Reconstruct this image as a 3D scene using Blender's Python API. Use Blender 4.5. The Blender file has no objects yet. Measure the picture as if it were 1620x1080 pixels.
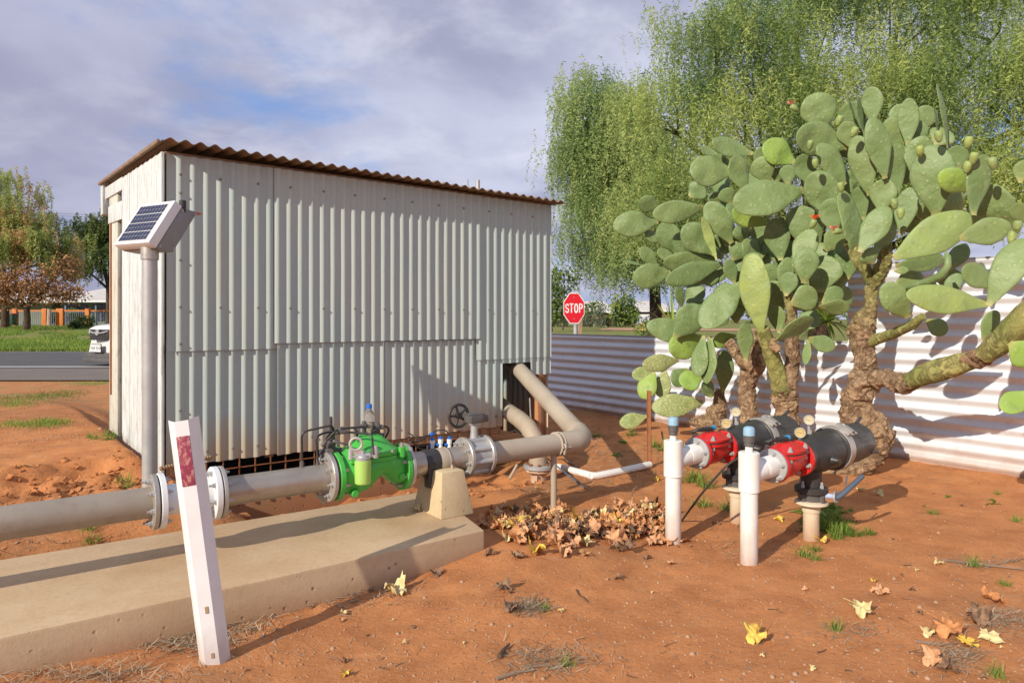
import bpy, bmesh, math, random
import numpy as np
from mathutils import Vector, Matrix, noise as mnoise
rnd = random.Random(7)
nrng = np.random.default_rng(11)
PI = math.pi
sc = bpy.context.scene
COL = sc.collection
H = 1.15                      # camera height
F = 1080.0

# ------------------------------------------------------------------ helpers
def at(px, py, Z):
    return Vector(((px-810)/F*Z, Z, H-(py-504)/F*Z))

def link(o):
    COL.objects.link(o); return o
WL = {}
def tag(o, label=None, cat=None, group=None, kind=None):
    if label: o['label'] = label
    if cat: o['category'] = cat
    if group: o['group'] = group
    if kind: o['kind'] = kind
    return o
def thing(name, label, cat, loc=(0, 0, 0), group=None):
    o = bpy.data.objects.new(name, None)
    o.empty_display_size = 0.1
    o.location = loc
    link(o); WL[o] = Vector(loc)
    return tag(o, label, cat, group)
def copy_tree(o, parent=None, skip=()):
    c = o.copy(); link(c)
    WL[c] = WL.get(o, Vector(o.location))
    if parent is not None: c.parent = parent
    for ch in list(o.children):
        if ch.name.split('.')[0] in skip: continue
        copy_tree(ch, c, skip)
    return c

class MB:
    def __init__(s):
        s.v = []; s.f = []; s.m = []; s.mi = 0; s.marks = []
    def add(s, vs, fs):
        o = len(s.v); s.marks.append((len(s.v), len(s.f)))
        s.v += [Vector(v) for v in vs]
        for f in fs:
            s.f.append([i+o for i in f]); s.m.append(s.mi)
        return s
    def box(s, c, size, ax=None):
        c = Vector(c); X, Y, Z = ax if ax else (Vector((1,0,0)), Vector((0,1,0)), Vector((0,0,1)))
        X = Vector(X)*size[0]/2; Y = Vector(Y)*size[1]/2; Z = Vector(Z)*size[2]/2
        vs = [c+a*X+b*Y+d*Z for d in (-1, 1) for a, b in ((-1,-1),(1,-1),(1,1),(-1,1))]
        return s.add(vs, [(3,2,1,0),(4,5,6,7),(0,1,5,4),(1,2,6,5),(2,3,7,6),(3,0,4,7)])
    def tube(s, pts, rad, seg=14, cap=True, lump=0, lscale=10, ell=None):
        pts = [Vector(p) for p in pts]; n = len(pts)
        if not hasattr(rad, '__len__'): rad = [rad]*n
        o = len(s.v); ref = None
        for i, p in enumerate(pts):
            t = (pts[min(i+1, n-1)]-pts[max(i-1, 0)]).normalized()
            if ref is None:
                ref = Vector((0,0,1)) if abs(t.z) < .9 else Vector((1,0,0))
            a = (ref - t*ref.dot(t)).normalized(); ref = a
            b = t.cross(a)
            for k in range(seg):
                th = 2*PI*k/seg; r = rad[i]
                d = a*math.cos(th)+b*math.sin(th)
                if lump:
                    q = (p+d*r)*lscale
                    r *= 1+lump*(mnoise.noise(q)+.7*(.5-abs(mnoise.noise(q*1.9)*1.6))+.45*mnoise.noise(q*4.3)+.35*(.4-abs(mnoise.noise(q*7.1)*1.5)))
                s.v.append(p+d*r)
        for i in range(n-1):
            for k in range(seg):
                k2 = (k+1) % seg
                s.f.append([o+i*seg+k, o+i*seg+k2, o+(i+1)*seg+k2, o+(i+1)*seg+k]); s.m.append(s.mi)
        if cap:
            s.f.append([o+k for k in range(seg)][::-1]); s.m.append(s.mi)
            s.f.append([o+(n-1)*seg+k for k in range(seg)]); s.m.append(s.mi)
        return s
    def cyl(s, p0, p1, r, seg=20):
        return s.tube([p0, p1], r, seg)
    def lathe(s, org, d, prof, seg=28, cap=True):
        org = Vector(org); d = Vector(d).normalized()
        ref = Vector((0,0,1)) if abs(d.z) < .9 else Vector((1,0,0))
        a = (ref-d*ref.dot(d)).normalized(); b = d.cross(a); o = len(s.v); s.marks.append((len(s.v), len(s.f)))
        for (x, r) in prof:
            for k in range(seg):
                th = 2*PI*k/seg
                s.v.append(org+d*x+(a*math.cos(th)+b*math.sin(th))*max(r, 1e-4))
        n = len(prof)
        for i in range(n-1):
            for k in range(seg):
                k2 = (k+1) % seg
                s.f.append([o+i*seg+k, o+i*seg+k2, o+(i+1)*seg+k2, o+(i+1)*seg+k]); s.m.append(s.mi)
        if cap:
            s.f.append([o+k for k in range(seg)][::-1]); s.m.append(s.mi)
            s.f.append([o+(n-1)*seg+k for k in range(seg)]); s.m.append(s.mi)
        return s
    def torus(s, c, nrm, R, r, seg=28, s2=8):
        c = Vector(c); d = Vector(nrm).normalized()
        ref = Vector((0,0,1)) if abs(d.z) < .9 else Vector((1,0,0))
        a = (ref-d*ref.dot(d)).normalized(); b = d.cross(a); o = len(s.v)
        for i in range(seg):
            th = 2*PI*i/seg; e = a*math.cos(th)+b*math.sin(th)
            for k in range(s2):
                ph = 2*PI*k/s2
                s.v.append(c+e*(R+r*math.cos(ph))+d*r*math.sin(ph))
        for i in range(seg):
            for k in range(s2):
                i2 = (i+1) % seg; k2 = (k+1) % s2
                s.f.append([o+i*s2+k, o+i2*s2+k, o+i2*s2+k2, o+i*s2+k2]); s.m.append(s.mi)
        return s
    def prism(s, poly, z0, z1):
        n = len(poly)
        vs = [Vector((p[0], p[1], z0)) for p in poly]+[Vector((p[0], p[1], z1)) for p in poly]
        fs = [list(range(n))[::-1], list(range(n, 2*n))]
        fs += [[i, (i+1) % n, n+(i+1) % n, n+i] for i in range(n)]
        return s.add(vs, fs)
    def ext(s, poly, d):
        """extrude a 3-D polygon along d"""
        n = len(poly); d = Vector(d)
        vs = [Vector(p) for p in poly]+[Vector(p)+d for p in poly]
        fs = [list(range(n))[::-1], list(range(n, 2*n))]
        fs += [[i, (i+1) % n, n+(i+1) % n, n+i] for i in range(n)]
        return s.add(vs, fs)
    def build_each(s, name, mat, parent):
        mk = s.marks+[(len(s.v), len(s.f))]
        for (v0_, f0_), (v1_, f1_) in zip(mk[:-1], mk[1:]):
            p = MB(); p.v = s.v[v0_:v1_]; p.f = [[i-v0_ for i in f] for f in s.f[f0_:f1_]]; p.m = [0]*len(p.f)
            p.build(name, mat, parent)
    def build(s, name, mat, parent=None, smooth=35, bevel=0, bseg=2):
        me = bpy.data.meshes.new(name)
        off = WL.get(parent, Vector((0,0,0))) if parent else Vector((0,0,0))
        me.from_pydata([tuple(v-off) for v in s.v], [], s.f)
        mats = mat if isinstance(mat, (list, tuple)) else [mat]
        for m in mats: me.materials.append(m)
        if len(mats) > 1:
            me.polygons.foreach_set('material_index', s.m)
        bm = bmesh.new(); bm.from_mesh(me)
        bmesh.ops.recalc_face_normals(bm, faces=bm.faces)
        if bevel:
            es = [e for e in bm.edges if len(e.link_faces) == 2 and e.calc_face_angle(0) > .6]
            bmesh.ops.bevel(bm, geom=es, offset=bevel, segments=bseg, affect='EDGES', profile=.6)
        bm.to_mesh(me); bm.free()
        if smooth:
            me.polygons.foreach_set('use_smooth', [True]*len(me.polygons))
            me.set_sharp_from_angle(angle=math.radians(smooth))
        me.update()
        o = bpy.data.objects.new(name, me); link(o)
        if parent: o.parent = parent; WL[o] = off
        return o

def np_mesh(name, V, Q, mat, parent=None, attr=None, smooth=False):
    """V (n,3), Q (m,k) faces of equal size"""
    me = bpy.data.meshes.new(name)
    off = np.array(WL.get(parent, Vector((0,0,0)))) if parent else np.zeros(3)
    V = np.asarray(V, dtype=np.float32)-off.astype(np.float32)
    Q = np.asarray(Q, dtype=np.int32); m, k = Q.shape
    me.vertices.add(len(V)); me.vertices.foreach_set('co', V.ravel())
    me.loops.add(m*k); me.loops.foreach_set('vertex_index', Q.ravel())
    me.polygons.add(m); me.polygons.foreach_set('loop_start', np.arange(0, m*k, k, dtype=np.int32))
    me.update(calc_edges=True)
    if attr is not None:
        a = me.attributes.new('tint', 'FLOAT', 'POINT'); a.data.foreach_set('value', np.asarray(attr, dtype=np.float32))
    if smooth: me.polygons.foreach_set('use_smooth', [True]*m)
    me.materials.append(mat)
    o = bpy.data.objects.new(name, me); link(o)
    if parent: o.parent = parent; WL[o] = Vector(off)
    return o

# numpy value noise
def _hash(ix, iy):
    h = (ix.astype(np.int64)*374761393+iy.astype(np.int64)*668265263) & 0xffffffff
    h = ((h ^ (h >> 13))*1274126177) & 0xffffffff
    return ((h ^ (h >> 16)) & 0xffff)/65535.0
def vnoise(x, y):
    x = np.asarray(x, float); y = np.asarray(y, float)
    ix = np.floor(x); iy = np.floor(y); fx = x-ix; fy = y-iy
    fx = fx*fx*(3-2*fx); fy = fy*fy*(3-2*fy)
    a = _hash(ix, iy); b = _hash(ix+1, iy); c = _hash(ix, iy+1); d = _hash(ix+1, iy+1)
    return (a*(1-fx)+b*fx)*(1-fy)+(c*(1-fx)+d*fx)*fy-.5
def fbm(x, y, o=4):
    s = 0; a = 1.0
    for i in range(o):
        s = s+a*vnoise(x*2**i+17.3*i, y*2**i+9.1*i); a *= .5
    return s
def sst(a, b, x):
    t = np.clip((x-a)/(b-a), 0, 1); return t*t*(3-2*t)

# ------------------------------------------------------------------ layout frame
C0 = Vector((-2.055, 4.05, 0))             # front left corner of the shed
AZ = math.radians(52)
W = Vector((math.sin(AZ), math.cos(AZ), 0))  # along the front wall, to the right and away
N = Vector((W.y, -W.x, 0))                   # front wall normal, towards the viewer
UP = Vector((0, 0, 1))
def sp(q, r, z=0):
    return C0+W*q+N*r+UP*z
def wall_s(px):
    u = (px-810)/F
    return (u*C0.y-C0.x)/(W.x-u*W.y)
P0 = Vector((-1.875, 2.5, .40)); PD = Vector((.804, .595, 0)).normalized()
PN = Vector((PD.y, -PD.x, 0))
def ps(px):
    u = (px-810)/F
    return (u*P0.y-P0.x)/(PD.x-u*PD.y)
def pp(s): return P0+PD*s
FR = Vector((3.525, 4.7, 0)); FD = Vector((-.605, .796, 0)).normalized(); FN = Vector((-FD.y, FD.x, 0))
FN = FN if FN.y < 0 else -FN                 # fence normal, to the viewer
def fence_Z(px):
    u = (px-810)/F
    t = (FR.x-u*FR.y)/(u*FD.y-FD.x)
    return FR.y+FD.y*t

def hgt(x, y):
    x = np.asarray(x, float); y = np.asarray(y, float)
    dx = x-C0.x; dy = y-C0.y
    q = dx*W.x+dy*W.y; r = dx*N.x+dy*N.y
    wob = fbm(x*3, y*3, 3)*.22
    left = 1-sst(-.12, .02, q)
    left2 = 1-sst(.05, .5, q)
    plat = left*(1-sst(-.38, -.27, r+wob))*.095 + left2*(1-sst(.72, .98, r+wob*.15))*.185
    far = 1-sst(5.5, 11, y)
    h = plat*far
    tr = sst(.02, .3, q)*sst(-3.4, -.4, r)*(1-sst(.42, .86, r+wob*.35))*(1-sst(2.2, 3.2, q))
    h = h-.13*tr
    # softer soil in the trench and on the eroded edge
    rough = left*np.exp(-((r+.2)/.3)**2)*(1-sst(-3, -6, q)*0)*far
    h = h+rough*fbm(x*11, y*11, 4)*.07
    h = h+tr*fbm(x*9, y*9, 3)*.05
    h = h+.065*np.exp(-(((x-.0)/.45)**2+((y-3.35)/.5)**2))
    h = h+.032*np.exp(-(((x+1.5)/.7)**2+((y-2.0)/.4)**2))
    # gentle rise to the fence and bumps
    fd = (x-FR.x)*FN.x+(y-FR.y)*FN.y
    h = h+.05*np.exp(-(fd/.6)**2)*sst(2, 3, y)*(1-sst(9, 12, y))*sst(-.5, .6, x)
    near = 1-sst(9, 12, y)
    h = h+near*(fbm(x*1.1+3, y*1.1, 3)*.025+fbm(x*6, y*6, 4)*.011+fbm(x*25, y*25, 2)*.0035)
    h = h+(1-near)*fbm(x*.2, y*.2, 2)*.02*(1-sst(12, 12.4, y)*(1-sst(23.4, 24, y)))
    # far lawn on the left rises a little
    h = h+sst(26, 62, y)*(1-sst(-16, -6, x+y*.12))*.55
    return h
_NX, _NY, _D = -6.0, 1.0, .025
_gx = np.arange(_NX, 6.0, _D); _gy = np.arange(_NY, 13.0, _D)
_HG = hgt(*np.meshgrid(_gx, _gy))
def hz(x, y):
    i = (x-_NX)/_D; j = (y-_NY)/_D
    if 0 <= i < len(_gx)-1 and 0 <= j < len(_gy)-1:
        a = int(i); b = int(j); u = i-a; v = j-b
        return float((_HG[b, a]*(1-u)+_HG[b, a+1]*u)*(1-v)+(_HG[b+1, a]*(1-u)+_HG[b+1, a+1]*u)*v)
    return float(hgt(x, y))
def gp(px, py, dz=0):
    z = 0
    for i in range(6):
        Z = (H-z)*F/(py-504); X = (px-810)/F*Z
        z = hz(X, Z)
    return Vector((X, Z, z+dz))

# ------------------------------------------------------------------ materials
class NT:
    def __init__(s, name):
        s.m = bpy.data.materials.new(name); s.m.use_nodes = True
        s.t = s.m.node_tree; s.n = s.t.nodes; s.l = s.t.links
        s.b = s.n['Principled BSDF']
        s.tc = s.n.new('ShaderNodeTexCoord'); s.geo = s.n.new('ShaderNodeNewGeometry')
    def link(s, a, b): s.l.new(a, b)
    def noise(s, scale, stretch=(1,1,1), detail=6, rough=.6, world=False, dist=0):
        mp = s.n.new('ShaderNodeMapping'); mp.inputs['Scale'].default_value = stretch
        s.link(s.geo.outputs['Position'] if world else s.tc.outputs['Object'], mp.inputs[0])
        t = s.n.new('ShaderNodeTexNoise'); t.inputs['Scale'].default_value = scale
        t.inputs['Detail'].default_value = detail; t.inputs['Roughness'].default_value = rough
        t.inputs['Distortion'].default_value = dist
        s.link(mp.outputs[0], t.inputs['Vector']); return t.outputs['Fac']
    def voro(s, scale, stretch=(1,1,1), out='Distance', world=False, feature='F1'):
        mp = s.n.new('ShaderNodeMapping'); mp.inputs['Scale'].default_value = stretch
        s.link(s.geo.outputs['Position'] if world else s.tc.outputs['Object'], mp.inputs[0])
        t = s.n.new('ShaderNodeTexVoronoi'); t.inputs['Scale'].default_value = scale; t.feature = feature
        s.link(mp.outputs[0], t.inputs['Vector']); return t.outputs[out]
    def ramp(s, x, a, b, va=0., vb=1.):
        t = s.n.new('ShaderNodeMapRange'); t.inputs[1].default_value = a; t.inputs[2].default_value = b
        t.inputs[3].default_value = va; t.inputs[4].default_value = vb
        s.link(x, t.inputs[0]); return t.outputs[0]
    def math(s, op, a, b=None):
        t = s.n.new('ShaderNodeMath'); t.operation = op
        for i, v in enumerate((a, b)):
            if v is None: continue
            if isinstance(v, (int, float)): t.inputs[i].default_value = v
            else: s.link(v, t.inputs[i])
        return t.outputs[0]
    def mix(s, f, a, b, mode='MIX'):
        t = s.n.new('ShaderNodeMix'); t.data_type = 'RGBA'; t.blend_type = mode
        for i, v in ((0, f), (6, a), (7, b)):
            if isinstance(v, (int, float)): t.inputs[i].default_value = v
            elif isinstance(v, tuple): t.inputs[i].default_value = (*v, 1) if len(v) == 3 else v
            else: s.link(v, t.inputs[i])
        return t.outputs[2]
    def z(s):
        t = s.n.new('ShaderNodeSeparateXYZ'); s.link(s.geo.outputs['Position'], t.inputs[0]); return t.outputs[2]
    def xyz(s, obj=False):
        t = s.n.new('ShaderNodeSeparateXYZ'); s.link(s.tc.outputs['Object'] if obj else s.geo.outputs['Position'], t.inputs[0]); return t.outputs
    def rand(s):
        t = s.n.new('ShaderNodeObjectInfo'); return t.outputs['Random']
    def bump(s, hgt_, strength=.3, dist=.01):
        t = s.n.new('ShaderNodeBump'); t.inputs['Strength'].default_value = strength; t.inputs['Distance'].default_value = dist
        s.link(hgt_, t.inputs['Height'])
        prev = s.b.inputs['Normal']
        if prev.is_linked: s.link(prev.links[0].from_socket, t.inputs['Normal'])
        s.link(t.outputs[0], prev)
    def col(s, c):
        if isinstance(c, tuple): s.b.inputs['Base Color'].default_value = (*c, 1)
        else: s.link(c, s.b.inputs['Base Color'])
    def set(s, **k):
        for a, v in k.items():
            i = s.b.inputs[{'rough': 'Roughness', 'metal': 'Metallic', 'spec': 'Specular IOR Level', 'trans': 'Transmission Weight', 'ior': 'IOR', 'sub': 'Subsurface Weight', 'emit': 'Emission Strength', 'coat': 'Coat Weight', 'alpha': 'Alpha'}[a]]
            if isinstance(v, (int, float)): i.default_value = v
            else: s.link(v, i)
        return s.m
DIRT = (.30, .115, .042)
def basic(name, c1, c2=None, scale=6, rough=.55, metal=0, bump=.15, bscale=60, bdist=.004, dirt=None, stretch=(1,1,1), spec=.4, grime=.0):
    t = NT(name)
    c2 = c2 or tuple(x*.72 for x in c1)
    f = t.ramp(t.noise(scale, stretch), .3, .72)
    c = t.mix(f, c1, c2)
    if grime:
        g = t.ramp(t.noise(scale*4.7, stretch, 8, .7), .52, .75)
        c = t.mix(t.math('MULTIPLY', g, grime), c, (.12, .075, .04))
    if dirt:
        z = t.math('ADD', t.z(), t.math('MULTIPLY', t.math('SUBTRACT', t.noise(14, (1,1,.4)), .5), (dirt[1]-dirt[0])*1.3))
        f2 = t.ramp(z, dirt[0], dirt[1], dirt[2] if len(dirt) > 2 else .8, 0)
        c = t.mix(f2, c, DIRT)
    t.col(c)
    rr = t.ramp(t.noise(scale*2.3), .3, .7, max(rough-.1, .05), min(rough+.12, 1))
    if bump: t.bump(t.noise(bscale, (1,1,1), 4), bump, bdist)
    return t.set(rough=rr, metal=metal, spec=spec)

def mat_ground():
    t = NT('red_dirt')
    P = t.xyz()
    c = t.mix(t.ramp(t.noise(.9, world=True), .35, .68), (.51, .212, .081), (.58, .245, .092))
    c = t.mix(t.ramp(t.noise(4.5, world=True, detail=8), .42, .72), c, (.39, .15, .056))
    c = t.mix(t.ramp(t.noise(38, world=True, detail=6, rough=.7), .5, .75, 0, .5), c, (.56, .28, .13))
    c = t.mix(t.ramp(t.noise(70, world=True, detail=4, rough=.7), .55, .72, 0, .6), c, (.15, .055, .025))
    # pale specks and grit
    v = t.ramp(t.voro(75, world=True), .0, .16, 1, 0)
    sel = t.ramp(t.noise(9, world=True), .55, .62)
    c = t.mix(t.math('MULTIPLY', t.math('MULTIPLY', v, sel), .75), c, (.55, .40, .28))
    # smooth dried mud pad left of the shed is paler
    # grey-brown litter stain near fence and shed
    st = t.ramp(t.noise(1.7, world=True, detail=7), .56, .72, 0, .55)
    c = t.mix(st, c, (.27, .155, .08))
    dk = t.ramp(t.noise(2.3, world=True, detail=8, rough=.65, dist=.4), .53, .68, 0, .4); c = t.mix(dk, c, (.36, .14, .055))
    pl_ = t.ramp(t.noise(3.1, (1,1.4,1), world=True, detail=8, rough=.65), .58, .74, 0, .5); c = t.mix(pl_, c, (.62, .33, .16))
    # far side of road: lawn colours
    far = t.ramp(P[1], 22.5, 24.5)
    lawn = t.mix(t.ramp(t.noise(.55, world=True, detail=8, rough=.7), .40, .6), (.30, .20, .085), (.115, .20, .035))
    lawn = t.mix(t.ramp(t.noise(6, world=True, detail=6, rough=.7), .45, .7, 0, .7), lawn, (.19, .27, .055))
    c = t.mix(far, c, lawn)
    # patchy verge on near side of road
    ver = t.math('MULTIPLY', t.ramp(P[1], 6.5, 9), t.math('SUBTRACT', 1.0, t.ramp(P[1], 21, 22)))
    vp = t.math('MULTIPLY', ver, t.ramp(t.noise(.9, (1, 1.6, 1), 7, .7, world=True), .52, .62, 0, .75))
    c = t.mix(vp, c, (.22, .23, .07))
    vb = t.math('MULTIPLY', ver, t.ramp(t.noise(7, world=True, detail=8, rough=.75), .45, .7, 0, .6))
    c = t.mix(vb, c, (.42, .27, .14))
    t.col(c)
    t.bump(t.noise(45, world=True, detail=8, rough=.7), .55, .012)
    t.bump(t.noise(160, world=True, detail=5, rough=.7), .45, .004)
    t.bump(v, .3, .004)
    return t.set(rough=.93, spec=.15)

def mat_wall():
    t = NT('weathered_mint_paint_on_iron')
    P = t.xyz()
    c = t.mix(t.ramp(t.noise(1.3, (1,1,.35), world=True), .3, .7), (.39, .475, .455), (.44, .475, .435))
    c = t.mix(t.ramp(t.noise(7, (1,1,.10), 7, world=True), .5, .72, 0, .75), c, (.34, .43, .425))
    c = t.mix(t.ramp(t.noise(16, (1,1,.05), 8, .7, world=True), .56, .74, 0, .65), c, (.42, .37, .27))
    # sheet-to-sheet tone
    c = t.mix(t.ramp(t.rand(), 0, 1, 0, .3), c, (.44, .53, .51))
    # rust: near the lower edge and random streaks
    zz = t.math('ADD', P[2], t.math('MULTIPLY', t.math('SUBTRACT', t.noise(9, (1,1,.35), world=True), .5), .55))
    rb = t.ramp(zz, .24, .55, .72, 0)
    c = t.mix(rb, c, (.48, .32, .17))
    c = t.mix(t.ramp(t.noise(11, (1,1,.035), 8, .7, world=True), .60, .74, 0, .5), c, (.40, .29, .17))
    rr = t.ramp(t.noise(22, (1,1,.12), 8, .75, world=True), .66, .76, 0, .55)
    c = t.mix(rr, c, (.22, .15, .09))
    chip = t.ramp(t.noise(34, (1,1,.55), 6, .75, world=True), .67, .70, 0, .55)
    c = t.mix(chip, c, (.20, .20, .19))
    t.col(c)
    t.bump(t.noise(30, (1,1,.2), 5, world=True), .25, .004)
    return t.set(rough=.55, metal=0.0, spec=.35)

def mat_board():
    t = NT('flaking_white_paint_on_boards')
    c = t.mix(t.ramp(t.noise(4, (1,1,.2), world=True), .3, .7), (.64, .69, .69), (.55, .61, .61))
    fl = t.ramp(t.noise(34, (1,1,.13), 9, .8, world=True), .50, .58, 0, .72)
    c = t.mix(fl, c, (.36, .35, .32))
    fl2 = t.ramp(t.noise(60, (1,1,.08), 9, .8, world=True), .575, .62, 0, .9)
    c = t.mix(fl2, c, (.17, .155, .14))
    zz = t.math('ADD', t.z(), t.math('MULTIPLY', t.noise(8, world=True), .1))
    c = t.mix(t.ramp(zz, .18, .34, .8, 0), c, (.33, .15, .07))
    t.col(c)
    t.bump(t.noise(50, (1,1,.1), 6, world=True), .5, .005)
    return t.set(rough=.75, spec=.25)

def mat_galv(name, dirt=True):
    t = NT(name)
    c = t.mix(t.ramp(t.noise(2.2, (1,1,3), world=True), .3, .7), (.74, .77, .80), (.66, .69, .73))
    c = t.mix(t.ramp(t.noise(20, (1,1,1), 7, .7, world=True), .56, .74, 0, .4), c, (.44, .43, .42))
    if dirt:
        z = t.math('ADD', t.z(), t.math('MULTIPLY', t.math('SUBTRACT', t.noise(6, world=True, detail=7), .5), .22))
        c = t.mix(t.ramp(z, .02, .24, .75, 0), c, (.42, .24, .13))
        c = t.mix(t.ramp(t.noise(2.5, (1,1,.6), 7, .7, world=True), .6, .75, 0, .3), c, (.40, .28, .18))
    t.col(c)
    t.bump(t.noise(30, world=True), .06, .003)
    return t.set(rough=t.ramp(t.noise(9, world=True), .3, .7, .36, .52), metal=.25, spec=.5)

def mat_concrete(name='pitted_concrete', c1=(.62, .46, .285), c2=(.52, .36, .21)):
    t = NT(name)
    c = t.mix(t.ramp(t.noise(3, world=True, detail=7), .3, .7), c1, c2)
    c = t.mix(t.ramp(t.noise(1.1, world=True, detail=6), .5, .75, 0, .6), c, (.42, .22, .10))
    c = t.mix(t.ramp(t.noise(40, world=True, detail=6, rough=.7), .5, .75, 0, .4), c, (.29, .21, .13))
    # vertical sides are greyer and pitted
    nz = t.n.new('ShaderNodeSeparateXYZ'); t.link(t.geo.outputs['Normal'], nz.inputs[0])
    side = t.ramp(nz.outputs[2], .3, .8, 1, 0)
    c = t.mix(t.math('MULTIPLY', side, .3), c, (.42, .33, .23))
    v = t.ramp(t.voro(24, world=True), .04, .20, 1, 0)
    s2 = t.ramp(t.noise(10, world=True), .50, .56)
    pit = t.math('MULTIPLY', t.math('MULTIPLY', v, s2), t.math('ADD', t.math('MULTIPLY', side, .85), .08))
    c = t.mix(pit, c, (.10, .07, .045))
    z = t.math('ADD', t.z(), t.math('MULTIPLY', t.math('SUBTRACT', t.noise(7, world=True), .5), .06))
    c = t.mix(t.math('MULTIPLY', t.ramp(z, -.02, .09, .75, 0), side), c, (.33, .15, .07))
    t.col(c)
    t.bump(t.noise(90, world=True, detail=6, rough=.7), .35, .004)
    t.bump(t.math('MULTIPLY', pit, -1.0), .8, .006)
    return t.set(rough=.9, spec=.2)

def mat_pad(name, c1, c2, c3, speckle=0.):
    t = NT(name)
    oi = t.rand()
    c = t.mix(t.ramp(oi, 0, 1), c1, c2)
    c = t.mix(t.ramp(t.noise(7, detail=5), .35, .7, 0, .7), c, c3)
    c = t.mix(t.ramp(t.noise(13, detail=6, rough=.65), .50, .75, 0, .6), c, (.285, .355, .18))
    c = t.mix(t.ramp(t.noise(9, detail=6, rough=.65), .26, .46, .75, 0), c, (.10, .16, .05))
    vd = t.voro(24)
    c = t.mix(t.ramp(vd, .09, .2, .6, 0), c, (.38, .43, .22)); c = t.mix(t.ramp(vd, .03, .07, .7, 0), c, (.16, .12, .06))
    sc_ = t.ramp(t.noise(5.5, detail=9, rough=.75), .66, .72, 0, .8); c = t.mix(sc_, c, (.36, .28, .15))
    gz = t.xyz(True); c = t.mix(t.ramp(gz[2], .0, .045, .75, 0), c, (.42, .38, .14))
    c = t.mix(t.ramp(t.noise(45, detail=6, rough=.8), .62, .74, 0, .3), c, (.26, .25, .12))
    if speckle:
        c = t.mix(t.ramp(t.noise(60, detail=6, rough=.75), .50, .60, 0, speckle), c, (.55, .50, .26))
    t.col(c)
    t.bump(t.ramp(vd, 0, .38, 1, 0), .38, .006)
    t.bump(t.noise(11, detail=4), .5, .02)
    t.bump(t.noise(120, detail=3), .12, .002)
    return t.set(rough=.52, spec=.38, sub=0)

def mat_bark(name, c1, c2, c3, green=None):
    t = NT(name)
    c = t.mix(t.ramp(t.noise(6, (1,1,.7), 8, .7), .3, .7), c1, c2)
    c = t.mix(t.ramp(t.noise(24, (1,1,.8), 8, .75), .5, .72), c, c3)
    if green:
        z = t.math('ADD', t.z(), t.math('MULTIPLY', t.math('SUBTRACT', t.noise(5, detail=5), .5), 1.0))
        g = t.ramp(z, green[0], green[1])
        gc = t.mix(t.ramp(t.noise(12), .3, .7), (.46, .46, .15), (.33, .39, .12))
        c = t.mix(g, c, gc)
    t.col(c)
    cr = t.ramp(t.math('ABSOLUTE', t.math('SUBTRACT', t.noise(13, (1,1,.75), 9, .72, dist=.6), .5)), .0, .06, 1, 0)
    cr = t.math('MULTIPLY', cr, t.ramp(t.noise(4), .32, .55))
    c = t.mix(t.ramp(t.noise(3.3, detail=7), .46, .68, 0, .5), c, tuple(min(1, x*1.9) for x in c3))
    c = t.mix(t.math('MULTIPLY', cr, .8), c, tuple(x*.42 for x in c3))
    t.col(c)
    t.bump(t.noise(18, detail=8, rough=.75), 1.0, .04); t.bump(t.math('MULTIPLY', cr, -1.0), .7, .015)
    t.bump(t.noise(70, detail=5, rough=.7), .5, .008)
    return t.set(rough=.9, spec=.15)

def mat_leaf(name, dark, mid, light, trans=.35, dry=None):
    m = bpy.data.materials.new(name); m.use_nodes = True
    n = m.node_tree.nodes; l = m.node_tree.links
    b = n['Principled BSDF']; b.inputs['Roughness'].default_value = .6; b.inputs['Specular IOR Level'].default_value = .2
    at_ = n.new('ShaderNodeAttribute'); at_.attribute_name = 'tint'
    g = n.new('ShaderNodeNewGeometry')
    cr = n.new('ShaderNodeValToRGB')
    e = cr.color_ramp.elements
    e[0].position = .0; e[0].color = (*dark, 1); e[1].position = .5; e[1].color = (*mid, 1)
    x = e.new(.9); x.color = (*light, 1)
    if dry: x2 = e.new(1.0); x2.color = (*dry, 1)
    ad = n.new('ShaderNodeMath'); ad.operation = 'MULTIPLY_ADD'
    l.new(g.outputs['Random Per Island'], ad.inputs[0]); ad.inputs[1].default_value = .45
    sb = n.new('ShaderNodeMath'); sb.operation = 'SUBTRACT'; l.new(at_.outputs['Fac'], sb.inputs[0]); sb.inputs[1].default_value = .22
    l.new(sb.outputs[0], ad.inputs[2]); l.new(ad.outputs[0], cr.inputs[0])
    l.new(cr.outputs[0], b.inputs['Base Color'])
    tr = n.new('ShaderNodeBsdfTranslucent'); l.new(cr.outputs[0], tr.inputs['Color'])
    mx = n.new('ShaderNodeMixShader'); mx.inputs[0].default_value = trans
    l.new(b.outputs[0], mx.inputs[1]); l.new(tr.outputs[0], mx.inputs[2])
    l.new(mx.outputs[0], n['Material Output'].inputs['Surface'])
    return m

def mat_fallen(name, c1, c2, c3):
    t = NT(name)
    c = t.mix(t.ramp(t.rand(), 0, 1), c1, c2)
    c = t.mix(t.ramp(t.noise(22, detail=6), .45, .68), c, c3)
    c = t.mix(t.ramp(t.noise(90, detail=5, rough=.75), .58, .72, 0, .5), c, tuple(x*.4 for x in c3))
    t.col(c); t.bump(t.noise(60, detail=5), .5, .004)
    return t.set(rough=.75, spec=.2)

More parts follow.
